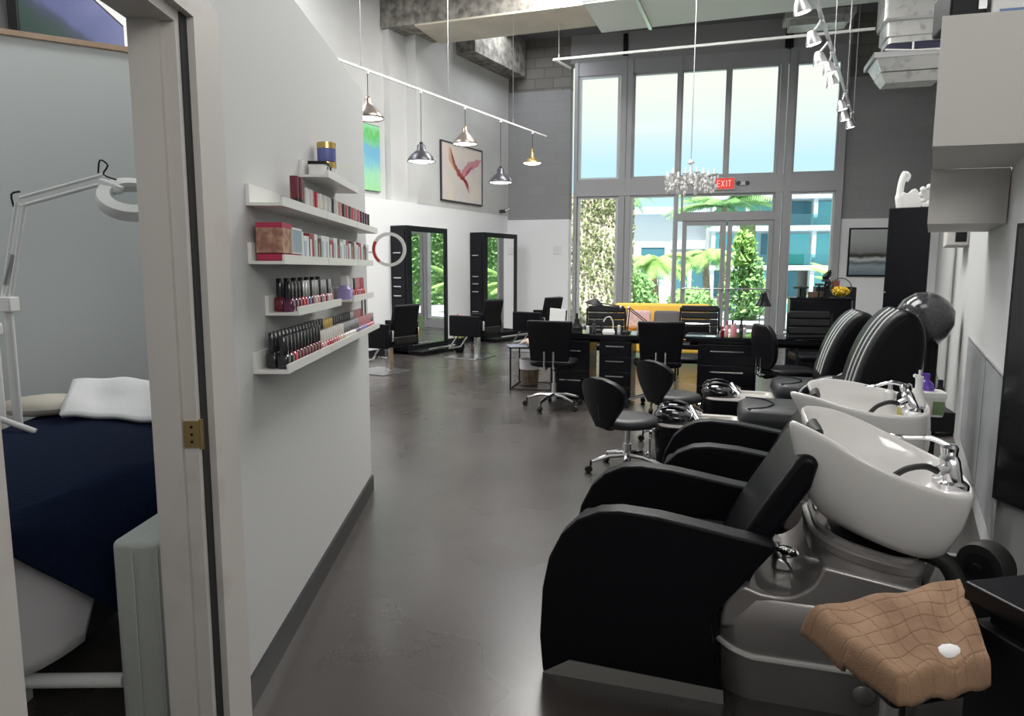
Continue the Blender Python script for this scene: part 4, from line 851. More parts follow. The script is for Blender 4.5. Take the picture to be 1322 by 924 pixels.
def task(loc, rz, label, shape):
    t = thing('task_chair', label, 'chair', (*loc, 0), rz, 'armless black task chairs at the nail desks')
    starbase(t, .30, .11, 5, 20)
    MB().cyl((0,0,.09),(0,0,.25),.028).cyl((0,0,.25),(0,0,.43),.016).obj('gas_lift', M['chrome'], t)
    def ell(a, b, z, p=.62): return [(a*math.copysign(abs(math.cos(2*math.pi*i/32))**p, math.cos(2*math.pi*i/32)), b*math.copysign(abs(math.sin(2*math.pi*i/32))**p, math.sin(2*math.pi*i/32)), z) for i in range(32)]
    MB().loft([ell(.19,.19,.43), ell(.235,.225,.44), ell(.245,.235,.465), ell(.235,.225,.49), ell(.17,.17,.50)]).obj('seat', M['black'], t, smooth=80)
    def bk(u, v):
        a = (u-.5)*2; z = .50+v*.40
        if shape == 'square': w = .225-.035*(1-v); 
        else: w = .235*math.sqrt(max(.02, 1-abs((v-.5)*1.75)**2.6))
        y = a*w; x = -.25-.03*v+.6*y*y
        return (x, y, z)
    MB().grid(bk, 12, 14).obj('backrest', M['black'], t, solid=.05, smooth=80, bev=.015, seg=2)
    for y in (-.045, .045): MB().tube([(-.10,y,.425),(-.24,y,.41),(-.285,y,.44),(-.285,y,.60)], .010, 8).obj('back_bracket', M['chrome'], t)
    return t
task((.43, 7.0), 75, 'black task chair with square back, by the left end of the nail desk', 'square')
task((1.46, 6.95), 85, 'black task chair with rounded square back, in the gap between the desks', 'square')
task((2.55, 6.38), 5, 'black task chair with oval back seen side on, at the right nail desk', 'oval')
# client chairs facing the camera, ribbed backs: local -Y front
def client(loc, rz, label, ribs=5):
    t = thing('client_chair', label, 'chair', (*loc, 0), rz, 'ribbed black client chairs behind the desks')
    MB().b2((-.25,-.26,.40),(.25,.22,.48)).obj('seat', M['black'], t, bev=.03, seg=3)
    b = MB()
    for k in range(ribs): b.box((0,.235+.022*k*.86, .53+k*.088),(.46,.045,.084),(R(-13),0,0))
    b.obj('backrest', M['blacks'], t, bev=.012, seg=2)
    for s_ in (-1, 1):
        MB().tube([(s_*.27,-.24,0),(s_*.27,-.22,.42),(s_*.27,-.18,.63),(s_*.27,.20,.66),(s_*.25,.26,.60)], .014, 8).obj('arm_frame', M['lamm'], t)
        MB().tube([(s_*.25,.24,0),(s_*.25,.22,.42),(s_*.24,.27,.9)], .012, 8).obj('rear_leg', M['lamm'], t)
    return t
client((1.17, 8.75), -10, 'ribbed black client chair behind the left nail desk')
client((2.38, 8.85), -15, 'ribbed black client chair in the middle, before the mustard sofa')
client((3.36, 7.65), -5, 'ribbed black client chair at the right end of the desks, before the black dresser')
o = thing('low_back_chair', 'low chair back with chrome rim between the two desks', 'chair', (2.02, 8.06, -.04), -12)
MB().b2((-.25,-.02,.70),(.25,.03,.80)).obj('backrest', M['black'], o, bev=.015); MB().tube([(-.26,0,.70),(-.26,0,.81),(.26,0,.81),(.26,0,.70)], .012, 8).obj('chrome_rim', M['chrome'], o)
MB().b2((-.25,-.45,.40),(.25,.0,.47)).obj('seat', M['black'], o, bev=.03)
for x in (-.24, .24): MB().tube([(x,-.40,0),(x,-.38,.40)], .012).obj('leg', M['lamm'], o); MB().tube([(x,.02,0),(x,0,.72)], .012).obj('leg', M['lamm'], o)

# desk lamps with jointed arms
def armlamp(loc, rz, p1, p2, label, head=True):
    t = thing('desk_lamp', label, 'lamp', (*loc, .733), rz)
    MB().lathe([(.0001,0),(.045,0),(.045,.015),(.012,.03),(.0001,.03)]).obj('clamp_base', M['lamm'], t)
    for d in (-.012, .012):
        MB().cyl((d,0,.02),(p1[0]+d,p1[1],p1[2]),.006,n=6).obj('lower_arm', M['lamm'], t)
        MB().cyl((p1[0],p1[1],p1[2]+d),(p2[0],p2[1],p2[2]+d),.006,n=6).obj('upper_arm', M['lamm'], t)
    MB().ball(p1, .016, 8, 6).obj('joint', M['chrome'], t)
    if head: MB().lathe([(.02,.05),(.03,.04),(.10,-.005),(.105,-.012)], p2, 20, Matrix.Rotation(R(12),4,'Y')).obj('lamp_head', M['lamm'], t, solid=.004)
    return t
armlamp((1.0, 7.35), -17, (.0,.0,.03), (.0,.0,.03), 'x') if 0 else None
armlamp((.93, 7.45), ZU, (.22,.05,.26), (-.05,.0,.30), 'black jointed desk lamp with a flat head on the left nail desk')
armlamp((1.20, 7.30), ZU, (.015,.03,.26), (.32,.02,.03), 'black jointed lamp with its arm folded down, on the left nail desk', False)
t = thing('desk_lamp', 'black gooseneck lamp with cone shade on the right nail desk', 'lamp', (2.52, 7.10, .733), 0)
MB().lathe([(.0001,0),(.05,0),(.05,.015),(.0001,.02)]).obj('base', M['lamm'], t); MB().cyl((0,0,.01),(0,0,.34),.006,n=8).cyl((0,0,.34),(.03,0,.385),.006,n=8).obj('stem', M['steel'], t)
MB().lathe([(.02,.10),(.028,.08),(.03,.06),(.075,-.04),(.078,-.045)], (.035,0,.34), 20).obj('shade', M['lam'], t, solid=.004)
t = thing('nail_lamp', 'small white curved nail drying lamp on the left nail desk', 'lamp', (1.02, 7.38, .733), 0)
MB().tube(cr_spline([(.05,0,0),(.05,0,.10),(.02,0,.16),(-.03,0,.15),(-.05,0,.11)],4,False), .006, 6).obj('curved_arm', M['plas'], t); MB().loft([rrect(-.06,-.04,.07,.05,.02,0,4), rrect(-.05,-.03,.06,.04,.02,.03,4)]).obj('base', M['plas'], t)
t = thing('tablet', 'white backed tablet standing at the left end of the nail desk', 'tablet', (.49, 7.50, .733), 10); MB().box((0,.02,.12),(.17,.012,.24),(R(-12),R(6),0)).obj('screen_body', M['plas'], t, bev=.003); MB().b2((-.07,-.02,0),(.07,.10,.012)).obj('stand', M['plas'], t); MB().box((.10,.03,.11),(.012,.012,.22),(R(-12),R(6),0)).obj('dark_edge', M['lamm'], t)
bt = [(2.10,6.94,'dark red','red'),(2.16,7.0,'pink','rose'),(2.19,6.91,'pink','black'),(2.24,6.99,'rose','pink'),(2.28,6.92,'black','black'),(2.33,6.97,'clear','silver')]
for i, (x, y, c, k) in enumerate(bt):
    h_ = [.10,.15,.17,.13,.19,.12][i]
    o = thing('cosmetic_bottle', '%s bottle, %s cap, %s from left in cluster on right nail desk' % (c, k, ORD[i]), 'bottle', (x, y, .733), 0, 'bottles clustered on the right nail desk')
    MB().lathe([(.0001,0),(.02,0),(.02,h_*.6),(.009,h_*.7),(.0001,h_*.7)], n=12).obj('body', pm(c), o); MB().cyl((0,0,h_*.69),(0,0,h_),.009,n=10).obj('cap', pm(k), o)
for i, (x, y, h_, c) in enumerate(((.80,7.35,.09,'white'),(.86,7.30,.13,'black'),(1.13,7.35,.10,'clear'),(1.30,7.15,.11,'silver'),(1.38,7.25,.08,'black'),(2.42,6.90,.10,'silver'),(2.48,6.84,.07,'white'))):
    o = thing('supply_bottle', '%s supply bottle, %s from the left along the two nail desks' % (c, ORD[i]), 'bottle', (x, y, .733), 0, 'supply bottles along the nail desks'); MB().lathe([(.0001,0),(.018,0),(.018,h_*.7),(.008,h_*.8),(.0001,h_*.8)], n=12).obj('body', pm(c), o); MB().cyl((0,0,h_*.79),(0,0,h_),.009,n=10).obj('cap', pm('black'), o)
o = thing('water_bottle_figure', 'dark rounded pump dispenser behind the task chair on the left desk', 'dispenser', (.70, 7.52, .733), 0)
MB().lathe([(.0001,0),(.06,0),(.065,.04),(.03,.09),(.025,.13),(.0001,.14)], n=16).obj('body', M['lamm'], o); MB().cyl((0,0,.12),(0,0,.19),.012,n=8).obj('pump', M['lamm'], o)

# sofa + cushion
t = thing('sofa', 'mustard yellow sofa by the windows behind the client chairs', 'sofa', (2.33, 10.9, 0), -14)
MB().b2((-.75,-.35,.12),(.75,.30,.42)).obj('seat_base', M['yellow'], t, bev=.04, seg=3); MB().box((0,.30,.60),(1.5,.18,.50),(R(-8),0,0)).obj('backrest', M['yellow'], t, bev=.05, seg=3)
for x in (-.68, .68): MB().b2((x-.08,-.35,.12),(x+.08,.32,.56)).obj('armrest', M['yellow'], t, bev=.04, seg=3)
for x in (-.65, .65):
    for y in (-.28, .24): MB().cyl((x,y,0),(x,y,.13),.02,n=8).obj('leg', M['lamm'], t)
for i, (x, m_, lb) in enumerate(((.10,'pillowg','striped dark grey cushion leaning on the mustard sofa back'),(-.33,'pillowp','pink and grey patterned cushion at the left of the mustard sofa'))):
    if m_ == 'pillowp': M[m_] = mat('pink_grey_cushion', (.42,.34,.32), .9, noise=(30,(.62,.40,.40),3,.4,.6))
    o = MB().b2((-.20,-.05,-.14),(.20,.05,.15)).obj('cushion', M[m_], smooth=80, bev=.045, seg=4); tag(o, lb, 'cushion', None, (2.33+x, 10.9+.06-x*.25, .60), -14); o.rotation_euler = (R(-12), 0, R(-14))
# dresser and the things on it
t = thing('dresser', 'black reception dresser by the right window with ornaments on top', 'dresser', (3.72, 9.35, 0), ZU)
MB().b2((0,0,.04),(.75,.42,1.0)).obj('body', M['lam'], t, bev=.004); MB().b2((-.015,-.015,1.0),(.765,.43,1.025)).obj('top', M['lam'], t); MB().b2((.752,.0,.04),(.765,.42,1.0)).obj('side_panel', M['steel'], t)
for k in range(3): MB().b2((.01,-.014,.08+k*.31),(.74,-.001,.37+k*.31)).obj('drawer', M['lam'], t, bev=.003)
t = thing('low_black_cabinet', 'second black cabinet behind the dresser, under the seascape', 'cabinet', (4.62, 10.4, 0), ZU); MB().b2((-.1,0,0),(.45,.4,1.14)).obj('body', M['lamm'], t, bev=.004); MB().b2((-.09,-.014,.05),(.44,-.002,1.12)).obj('door', M['lamm'], t)
def top(x, y, z=1.025): return (3.72+.956*x+.292*y, 9.35-.292*x+.956*y, z)
o = thing('column_candle', 'tall grey cylinder at the left end of the dresser top', 'candle', top(.16,.25)); MB().cyl((0,0,0),(0,0,.36),.062,n=20).obj('body', mat('dark_grey_stone', (.10,.12,.12), .5), o)
for i, (x, h_, r_) in enumerate(((.13,.13,.10),(.36,.17,.055),(.44,.22,.055))):
    o = thing('pedestal_dish', 'small dark pedestal dish, %s from the left on the dresser' % ORD[i], 'dish', top(x, .08+.03*i), 0, 'dark pedestal dishes on the dresser'); MB().cyl((0,0,0),(0,0,h_),.012,n=8).obj('stem', M['lamb'] if 'lamb' in M else M['lamm'], o); MB().lathe([(.0001,h_-.01),(r_*.9,h_-.01),(r_,h_+.0),(r_,h_+.018),(.0001,h_+.012)], n=20).obj('dish', mat('dark_green_glaze', (.04,.06,.05), .3), o); MB().lathe([(.0001,0),(.04,0),(.04,.01),(.0001,.012)], n=16).obj('foot', M['lamm'], o)
o = thing('brown_box', 'small brown box between the pedestal dishes on the dresser', 'box', top(.33, .2)); MB().b2((-.08,-.05,0),(.09,.05,.07)).obj('body', mat('brown_box_card', (.20,.13,.10), .6), o, bev=.003); MB().b2((-.082,-.052,.055),(.092,.052,.075)).obj('lid', MATS['brown_box_card'], o)
o = thing('flower_globe', 'round glass globe filled with yellow flowers on the dresser', 'flowers', top(.63, .15)); MB().ball((0,0,.13), .135, 24, 14).obj('globe', M['clear'], o, smooth=80)
f = MB(); leaves(f, (0,0,.085), (.10,.10,.06), 420, .022, 21); leaves(f, (0,0,.085), (.05,.05,.04), 100, .022, 22); f.obj('yellow_flowers', mat('bright_yellow_petals', (.80,.55,.05), .7), o, smooth=0)
o = thing('black_figurine', 'black abstract figurine at the right end of the cabinets', 'figurine', (4.66, 10.4, 1.14)); MB().tube(cr_spline([(0,0,0),(.03,0,.06),(-.02,0,.14),(.04,0,.20),(.02,0,.24)],4,False), [.05]*4+[.04]*4+[.045]*4+[.03]*4+[.02], 10).obj('body', M['lam'], o)
o = thing('red_box', 'small dark red box beside the black figurine', 'box', (4.80, 10.4, 1.14)); MB().b2((-.04,-.04,0),(.04,.04,.09)).obj('body', mat('brick_red_box', (.28,.08,.06), .6), o, bev=.004); MB().b2((-.042,-.042,.075),(.042,.042,.095)).obj('lid', MATS['brick_red_box'], o)

# ------------------------------------------------------------------ pictures
def art(name, fn):
    m = bpy.data.materials.new(name); m.use_nodes = True; n = m.node_tree; b = n.nodes['Principled BSDF']; b.inputs['Roughness'].default_value = .5
    t = n.nodes.new('ShaderNodeTexCoord'); fn(n, t, b); return m
def ramp(n, src, stops):
    r = n.nodes.new('ShaderNodeValToRGB'); el = r.color_ramp.elements
    el[0].position, el[0].color = stops[0][0], (*stops[0][1], 1); el[1].position, el[1].color = stops[-1][0], (*stops[-1][1], 1)
    for p, c in stops[1:-1]: k_ = el.new(p); k_.color = (*c, 1)
    n.links.new(src, r.inputs[0]); return r.outputs[0]
def noisy(n, t, sc, amt, axis):
    q = n.nodes.new('ShaderNodeTexNoise'); q.inputs['Scale'].default_value = sc; q.inputs['Detail'].default_value = 5; n.links.new(t.outputs['Generated'], q.inputs[0])
    s_ = n.nodes.new('ShaderNodeSeparateXYZ'); n.links.new(t.outputs['Generated'], s_.inputs[0])
    m_ = n.nodes.new('ShaderNodeMath'); m_.operation = 'MULTIPLY_ADD'; m_.inputs[1].default_value = amt; n.links.new(q.outputs[0], m_.inputs[0])
    a_ = n.nodes.new('ShaderNodeMath'); a_.operation = 'ADD'; n.links.new(s_.outputs[axis], a_.inputs[0]); a_.inputs[1].default_value = -amt/2; n.links.new(a_.outputs[0], m_.inputs[2]); return m_.outputs[0]
def sea(n, t, b):
    n.links.new(ramp(n, noisy(n, t, 4, .16, 2), [(0,(.14,.20,.24)),(.20,(.32,.38,.42)),(.27,(.10,.14,.16)),(.34,(.62,.66,.64)),(.39,(.05,.04,.03)),(.44,(.05,.05,.04)),(.50,(.24,.25,.25)),(.75,(.42,.44,.44)),(1,(.46,.48,.48))]), b.inputs['Base Color'])
def grn(n, t, b): n.links.new(ramp(n, noisy(n, t, 7, .35, 2), [(0,(.30,.62,.30)),(.25,(.35,.68,.45)),(.42,(.22,.52,.60)),(.62,(.15,.42,.62)),(.72,(.20,.55,.35)),(.85,(.12,.50,.12)),(1,(.30,.70,.40))]), b.inputs['Base Color'])
M['sea'] = art('seascape_paint', sea); M['grn'] = art('green_blue_paint', grn)
o = thing('seascape_painting', 'black framed grey seascape painting on the back wall', 'painting', (CN.x, CN.y, 0), WR)
MB().b2((6.56,-.035,1.27),(7.8,.0,2.16)).obj('frame', M['lam'], o); MB().b2((6.59,-.04,1.30),(7.77,-.034,2.13)).obj('canvas', M['sea'], o, smooth=0)
o = thing('green_painting', 'green and blue abstract painting high on the left wall', 'painting', (CN.x, CN.y, 0), ZD)
MB().b2((-4.4,.27,2.64),(-3.33-.42,.31,3.66)).obj('canvas', M['grn'], o, smooth=0); MB().b2((-4.41,.275,2.63),(-3.74,.312,2.64)).b2((-4.41,.275,3.66),(-3.74,.312,3.67)).obj('edge_strip', M['lampb'], o)
o = thing('red_painting', 'framed white painting with a red and pink splash on the left wall', 'painting', (CN.x, CN.y, 0), ZD)
x0, x1, z0, z1 = -2.46, -1.06, 2.60, 3.65
MB().b2((x0,-.04,z0),(x1,-.005,z0+.025)).b2((x0,-.04,z1-.025),(x1,-.005,z1)).b2((x0,-.04,z0),(x0+.025,-.005,z1)).b2((x1-.025,-.04,z0),(x1,-.005,z1)).obj('frame', M['lampb'], o)
MB().b2((x0+.02,-.03,z0+.02),(x1-.02,-.01,z1-.02)).obj('canvas', mat('pinkish_white_canvas', (.66,.62,.60), .7, noise=(3,(.74,.66,.58),4,.4,.6)), o, smooth=0)
def stroke(nm, pts, rr, m_):
    P_ = cr_spline([(x0+a*(x1-x0), -.0315, z0+b_*(z1-z0)) for a, b_ in pts], 6, False); n_ = len(P_); f = MB()
    rd = random.Random(len(pts)+int(rr*100)); A, B_ = [], []
    for i, p in enumerate(P_):
        t_ = (P_[min(i+1,n_-1)]-P_[max(i-1,0)]).normalized(); w = rr*math.sin(math.pi*(i+.6)/(n_+.2))*rd.uniform(.6,1.3); q = Vector((-t_.z,0,t_.x)); A.append(p+q*w); B_.append(p-q*w)
    f.add(A+B_, [(i,i+1,n_+i+1,n_+i) for i in range(n_-1)]); f.obj(nm, m_, o, smooth=0)
stroke('pink_wash', [(.45,.45),(.6,.62),(.8,.72),(.97,.82)], .09, mat('pink_paint', (.62,.28,.33), .6)); stroke('orange_wash', [(.2,.92),(.25,.7),(.4,.5)], .07, mat('peach_paint', (.68,.42,.30), .6))
stroke('red_splash', [(.22,.9),(.3,.66),(.42,.5),(.55,.4),(.66,.2)], .055, mat('red_paint', (.52,.10,.10), .5)); stroke('dark_splash', [(.34,.58),(.48,.44),(.60,.38),(.66,.26)], .022, mat('dark_red_paint', (.20,.03,.04), .5)); stroke('red_branch', [(.50,.42),(.62,.55),(.75,.68)], .03, mat('red_paint', (.52,.10,.10), .5))
o = thing('security_camera', 'small grey security camera on the white ledge in the far left corner', 'camera', (-.20, 14.45, 2.50), 0); MB().cyl((-.05,0,.05),(.05,-.06,.05),.035,n=12).obj('body', M['lampb'], o); MB().cyl((0,0,0),(0,0,.04),.012,n=8).cyl((.06,-.06,.05),(.14,-.06,.10),.03,n=10).obj('mount', M['steel'], o)
o = thing('wall_switch', 'small pale switch plate on the white back wall by the windows', 'switch', (CN.x, CN.y, 0), WR); MB().b2((.98,-.012,1.70),(1.14,0,1.86)).obj('plate', M['plas'], o, bev=.003); MB().b2((1.04,-.016,1.75),(1.08,-.012,1.81)).obj('toggle', M['shelf'], o)

# ------------------------------------------------------------------ lights
def rail(name, label, a, b, z, m_, sus, r=.012, kind='track'):
    t = thing(name, label, 'track', (a.x, a.y, z), math.degrees(math.atan2(b.y-a.y, b.x-a.x))); L = (b-a).length
    MB().b2((0,-r,-r),(L,r,r)).obj('rail', m_, t)
    for s_ in sus: MB().cyl((s_,0,0),(s_,0,(5.95 if z < 4 else 5.13)-z),.004,n=6).obj('suspension_wire', M['steel'], t); MB().cyl((s_,0,-.0),(s_,0,.07),.012,n=8).obj('clip', M['steel'], t)
    return t
TA = Vector((-3.2, 5.19)); TB = Vector((.562, 12.075)); TB = TA + (TB-TA)
tA = Vector((-1.998+0,0))
T0 = Vector((-1.606, 8.204)); T1 = Vector((.562, 12.075)); Td = (T1-T0).normalized()
rail('pendant_track', 'white ceiling track that carries the five pendant lamps', T0-Td*3.2, T1, 3.6, M['plas'], [1.6, 3.05, 4.75, 6.5])
def pendant(s_, L, style, label):
    p = T0+Td*s_; t = thing('pendant_lamp', label, 'pendant lamp', (p.x, p.y, 3.59), 0, 'pendant lamps on the white track')
    MB().cyl((0,0,0),(0,0,-L+.2),.004,n=6).obj('cord', M['lamm'], t); MB().cyl((0,0,-.03),(0,0,.0),.02,n=10).obj('track_adapter', M['plas'], t)
    if style == 'dome': pr_ = [(.04,.20),(.05,.19),(.055,.13),(.10,.10),(.15,.05),(.178,.0),(.18,-.012)]; m_ = M['lampb']
    elif style == 'cone': pr_ = [(.025,.22),(.035,.20),(.035,.15),(.09,.10),(.15,.035),(.175,.0),(.175,-.02)]; m_ = M['lampw']
    else: pr_ = [(.02,.17),(.03,.16),(.035,.10),(.12,.03),(.15,.01),(.15,-.005)]; m_ = M['brass']
    s__ = MB().lathe(pr_, (0,0,-L), 28).obj('lamp_shade', m_, t, solid=.004, smooth=60)
    MB().cyl((0,0,-L+.16),(0,0,-L+.23),.035 if style == 'dome' else .025,.02,n=14).obj('socket', M['lamm'] if style == 'dome' else M['brass'], t)
    MB().lathe([(.0001,-.022),(.10,-.018),(.162 if style != 'shallow' else .14,-.004),(.155 if style != 'shallow' else .13,.006),(.0001,.012)], (0,0,-L), 24).obj('diffuser', M['bulb'], t)
    return t
for s_, L, st_, lb in ((-.05, .50, 'cone', 'pewter cone pendant lamp, nearest of the five, above the green painting'), (.94, .85, 'dome', 'dark grey dome pendant lamp, second from the nearest'), (1.95, .48, 'cone', 'pewter cone pendant lamp above the red painting, middle of the five'), (2.92, .90, 'dome', 'dark grey dome pendant lamp just right of the red painting'), (3.94, .49, 'shallow', 'shallow brass pendant lamp at the far end of the track')): pendant(s_, L, st_, lb)
R0 = Vector((5.285, 11.10)); Rd = Vector((math.sin(R(29)), math.cos(R(29))))
q0 = R0-Rd*7.3
rail('spotlight_track', 'silver ceiling track with spotlights at the upper right', q0, R0, 3.60, M['steel'], [3.3, 5.2, 6.6], r=.014)
SPOTS = ((-6.15,-.06),(-5.27,-.07),(-4.6,-.08),(-4.23,-.02),(-3.65,-.04),(-2.36,-.03),(-1.65,-.05),(-1.09,-.01))
for i, (s_, side) in enumerate(SPOTS):
    p = R0+Rd*s_
    t = thing('spotlight', 'silver track spotlight, %s of the spotlights counted from the nearest' % ORD[i], 'spotlight', (p.x, p.y, 3.585), 0, 'spotlights on the silver track')
    MB().cyl((0,0,0),(side,0,-.10),.009,n=8).cyl((0,0,-.02),(0,0,.0),.022,n=10).obj('bracket', M['steel'], t)
    MB().lathe([(.0001,.07),(.03,.068),(.045,.04),(.068,-.035),(.07,-.05),(.062,-.05),(.055,-.03)], (side,0,-.16), 20, Matrix.Rotation(R(14 if side > 0 else -14),4,'Y')).obj('spot_head', M['steel'], t)
    MB().lathe([(.0001,-.046),(.056,-.046),(.056,-.038),(.0001,-.034)], (side,0,-.16), 16, Matrix.Rotation(R(14 if side > 0 else -14),4,'Y')).obj('bulb', M['spotb'], t)
t = rail('cross_rail', 'thin white rail hung across the room below the ceiling, bent at its left end', Vector((.634, 11.265)), Vector((4.857, 9.83)), 4.6, M['plas'], [.08, 4.15], r=.016)
MB().cyl((0,0,0),(.13,.52,0),.022,n=8).obj('bent_end', M['plas'], t)
# chandelier
t = thing('chandelier', 'crystal chandelier hanging before the windows', 'chandelier', (2.28, 9.15, 2.54), 0)
t.scale = (1.12, 1.12, 1.15)
MB().cyl((0,0,.22),(0,0,3.4),.005,n=6).obj('chain', M['steel'], t)
MB().lathe([(.0001,-.06),(.03,-.05),(.02,.0),(.05,.03),(.02,.07),(.015,.16),(.045,.18),(.02,.21),(.0001,.22)], n=16).obj('stem', M['crystal'], t)
rd = random.Random(11)
for k in range(12):
    a = k*2*math.pi/12; c, s_ = math.cos(a), math.sin(a); r_ = .27 if k % 2 else .20
    ar = MB().tube(cr_spline([(0,0,0),(c*r_*.4,s_*r_*.4,-.06),(c*r_*.8,s_*r_*.8,-.04),(c*r_,s_*r_,.03)],4,False), .008, 6).obj('arm', M['crystal'], t)
    MB().lathe([(.0001,0),(.035,.005),(.04,.015),(.012,.015),(.012,.07),(.0001,.075)], (c*r_,s_*r_,.03), 10).obj('candle_cup', M['plas'], ar)
    f = MB()
    for m_ in range(9): b_ = rd.uniform(0,6.28); rr = rd.uniform(.0,.05); f.ball((c*r_+rr*math.cos(b_),s_*r_+rr*math.sin(b_),.02-rd.uniform(0,.16)), .015, 6, 4, (1,1,1.7))
    f.obj('crystal_drops', M['crystal'], ar, smooth=0)
# exit sign with real letters
t = thing('exit_sign', 'red exit sign on the window frame above the glass doors', 'exit sign', (CN.x, CN.y, 0), WR)
MB().b2((4.12,-.12,2.90),(4.50,-.06,3.13)).obj('housing', M['framel'], t, bev=.005); MB().b2((4.135,-.125,2.915),(4.485,-.119,3.115)).obj('red_face', M['exitr'], t, smooth=0)
E = MB(); x = 4.17; h0, h1, w_, k_ = 2.955, 3.075, .055, .014; yb, yf = -.128, -.1255
E.b2((x,yb,h0),(x+k_,yf,h1)); [E.b2((x,yb,z_),(x+w_,yf,z_+k_)) for z_ in (h0,(h0+h1)/2-k_/2,h1-k_)]
x += .08; L_ = math.hypot(w_, h1-h0); an = math.atan2(h1-h0, w_)
E.box((x+w_/2,(yb+yf)/2,(h0+h1)/2),(L_,.0025,k_),(0,-an,0)).box((x+w_/2,(yb+yf)/2,(h0+h1)/2),(L_,.0025,k_),(0,an,0))
x += .08; E.b2((x+.01,yb,h0),(x+.01+k_,yf,h1)); x += .045; E.b2((x,yb,h1-k_),(x+w_,yf,h1)).b2((x+w_/2-k_/2,yb,h0),(x+w_/2+k_/2,yf,h1))
E.obj('exit_letters', M['exitw'], t, smooth=0)
t = thing('emergency_light', 'small twin head emergency light right of the exit sign', 'light', (CN.x, CN.y, 0), WR); MB().b2((4.56,-.09,2.98),(4.70,-.06,3.05)).obj('housing', M['framel'], t, bev=.004)
for x in (4.57, 4.72): MB().lathe([(.0001,0),(.035,0),(.045,-.04),(.0001,-.045)], (x,-.10,3.02), 14, Matrix.Rotation(R(90),4,'X')).obj('lamp_head', M['lampb'], t)

# ------------------------------------------------------------------ ducts near the ceiling
t = thing('air_duct', 'long pale air duct under the ceiling with a grille at its left end', 'duct', (1.04, 10.64, 0), -19.6)
MB().b2((.0,-.15,5.16),(4.1,1.1,5.75)).obj('duct_body', M['ductw'], t, bev=.01); MB().b2((.0,-.17,5.17),(4.1,-.15,5.75)).obj('front_skin', M['ductg'], t)
MB().b2((-.0,-.16,5.13),(4.1,1.12,5.16)).obj('bottom_flange', M['ductw'], t, bev=.01)
g_ = MB().b2((.12,-.19,5.32),(.62,-.17,5.62)).obj('grille', M['ductg'], t); f = MB(); [f.b2((.15,-.2,5.34+k*.04),(.36,-.188,5.357+k*.04)).b2((.38,-.2,5.34+k*.04),(.59,-.188,5.357+k*.04)) for k in range(7)]; f.obj('slats', M['dark'], g_)
for x in (.75, 2.9): MB().b2((x,-.22,5.10),(x+.05,1.14,5.14)).b2((x,-.22,5.10),(x+.05,-.2,5.95)).obj('hanger_strap', M['steel'], t)
# black hanger behind
t = thing('steel_bracket', 'black steel bracket on the header above the windows', 'bracket', (CN.x, CN.y, 0), WR); MB().b2((2.33,-.06,5.50),(2.42,-.02,5.9)).obj('plate', M['lamm'], t); MB().b2((2.36,-.08,5.50),(2.39,-.06,5.9)).obj('rib', M['lamm'], t)
t = thing('steel_bracket', 'black steel bracket on the header, right of the chandelier chain', 'bracket', (CN.x, CN.y, 0), WR); MB().b2((5.28,-.06,5.40),(5.42,-.02,5.9)).obj('plate', M['lamm'], t); MB().b2((5.33,-.08,5.40),(5.37,-.06,5.9)).obj('rib', M['lamm'], t)
# big silver drop duct on the right, with supply diffuser
t = thing('drop_duct', 'silver foil wrapped duct dropping from the ceiling at the upper right', 'duct', (4.82, 9.40, .0), ZU)
rg = [rrect(.0,.0,.62,.5,.05,z,3) for z in (4.28,4.35)]+[rrect(-.03,-.02,.60,.5,.05,z,3) for z in (4.36,4.55)]+[rrect(-.07,-.03,.60,.5,.05,z,3) for z in (4.56,5.94)]
MB().loft(rg).obj('duct_body', M['duct'], t, smooth=30); MB().b2((-.05,-.06,4.54),(.62,.52,4.57)).obj('seam_band', M['steel'], t); MB().b2((.02,.02,4.17),(.60,.48,4.29)).obj('dark_collar', mat('dark_blue_tape', (.04,.04,.08), .5), t)
MB().tube(cr_spline([(.66,-.05,4.9),(.62,-.06,4.75),(.66,-.06,4.62),(.60,-.05,4.46)],4,False), .012, 6).obj('white_cable', M['plas'], t)
t = thing('supply_diffuser', 'grey stepped air diffuser under the silver duct', 'air diffuser', (4.66, 9.38, -.27), ZU)
MB().b2((-.02,-.02,4.36),(.80,.7,4.43)).obj('flange', M['steel'], t)
MB().loft([[(.02,.0,4.36),(.80,.0,4.36),(.80,.62,4.36),(.02,.62,4.36)],[(.10,.12,4.22),(.80,.12,4.22),(.80,.60,4.22),(.10,.60,4.22)]]).obj('upper_step', M['duct'], t, smooth=0)
MB().loft([[(.10,.14,4.21),(.80,.14,4.21),(.80,.60,4.21),(.10,.60,4.21)],[(.18,.24,4.10),(.80,.24,4.10),(.80,.58,4.10),(.18,.58,4.10)]]).obj('lower_step', M['duct'], t, smooth=0)
MB().tube([(.1,-.03,4.45),(.4,-.03,4.42),(.80,-.03,4.40)], .012, 6).cyl((.42,-.03,4.42),(.42,-.03,4.52),.012,n=6).obj('white_pipe', M['plas'], t)
t = thing('wall_grille', 'small grey ceiling vent at the far right above the windows', 'vent', (4.6, 12.4, 5.6), WR); MB().b2((0,0,0),(1.1,.5,.10)).obj('upper_step', M['duct'], t); MB().b2((.08,.1,-.1),(1.0,.5,0)).obj('lower_step', M['duct'], t)
t = thing('white_pipe', 'white vertical pipe running down the right wall beside the cabinets', 'pipe', (2.33+dR.x*3.4-.12, 3.279+dR.y*3.4, 0), 0); MB().cyl((0,0,2.05),(0,0,5.95),.045,n=14).obj('pipe', M['plas'], t); [MB().cyl((0,0,z),(0,0,z+.06),.055,n=14).obj('collar', M['plas'], t) for z in (2.1,3.4,4.7)]

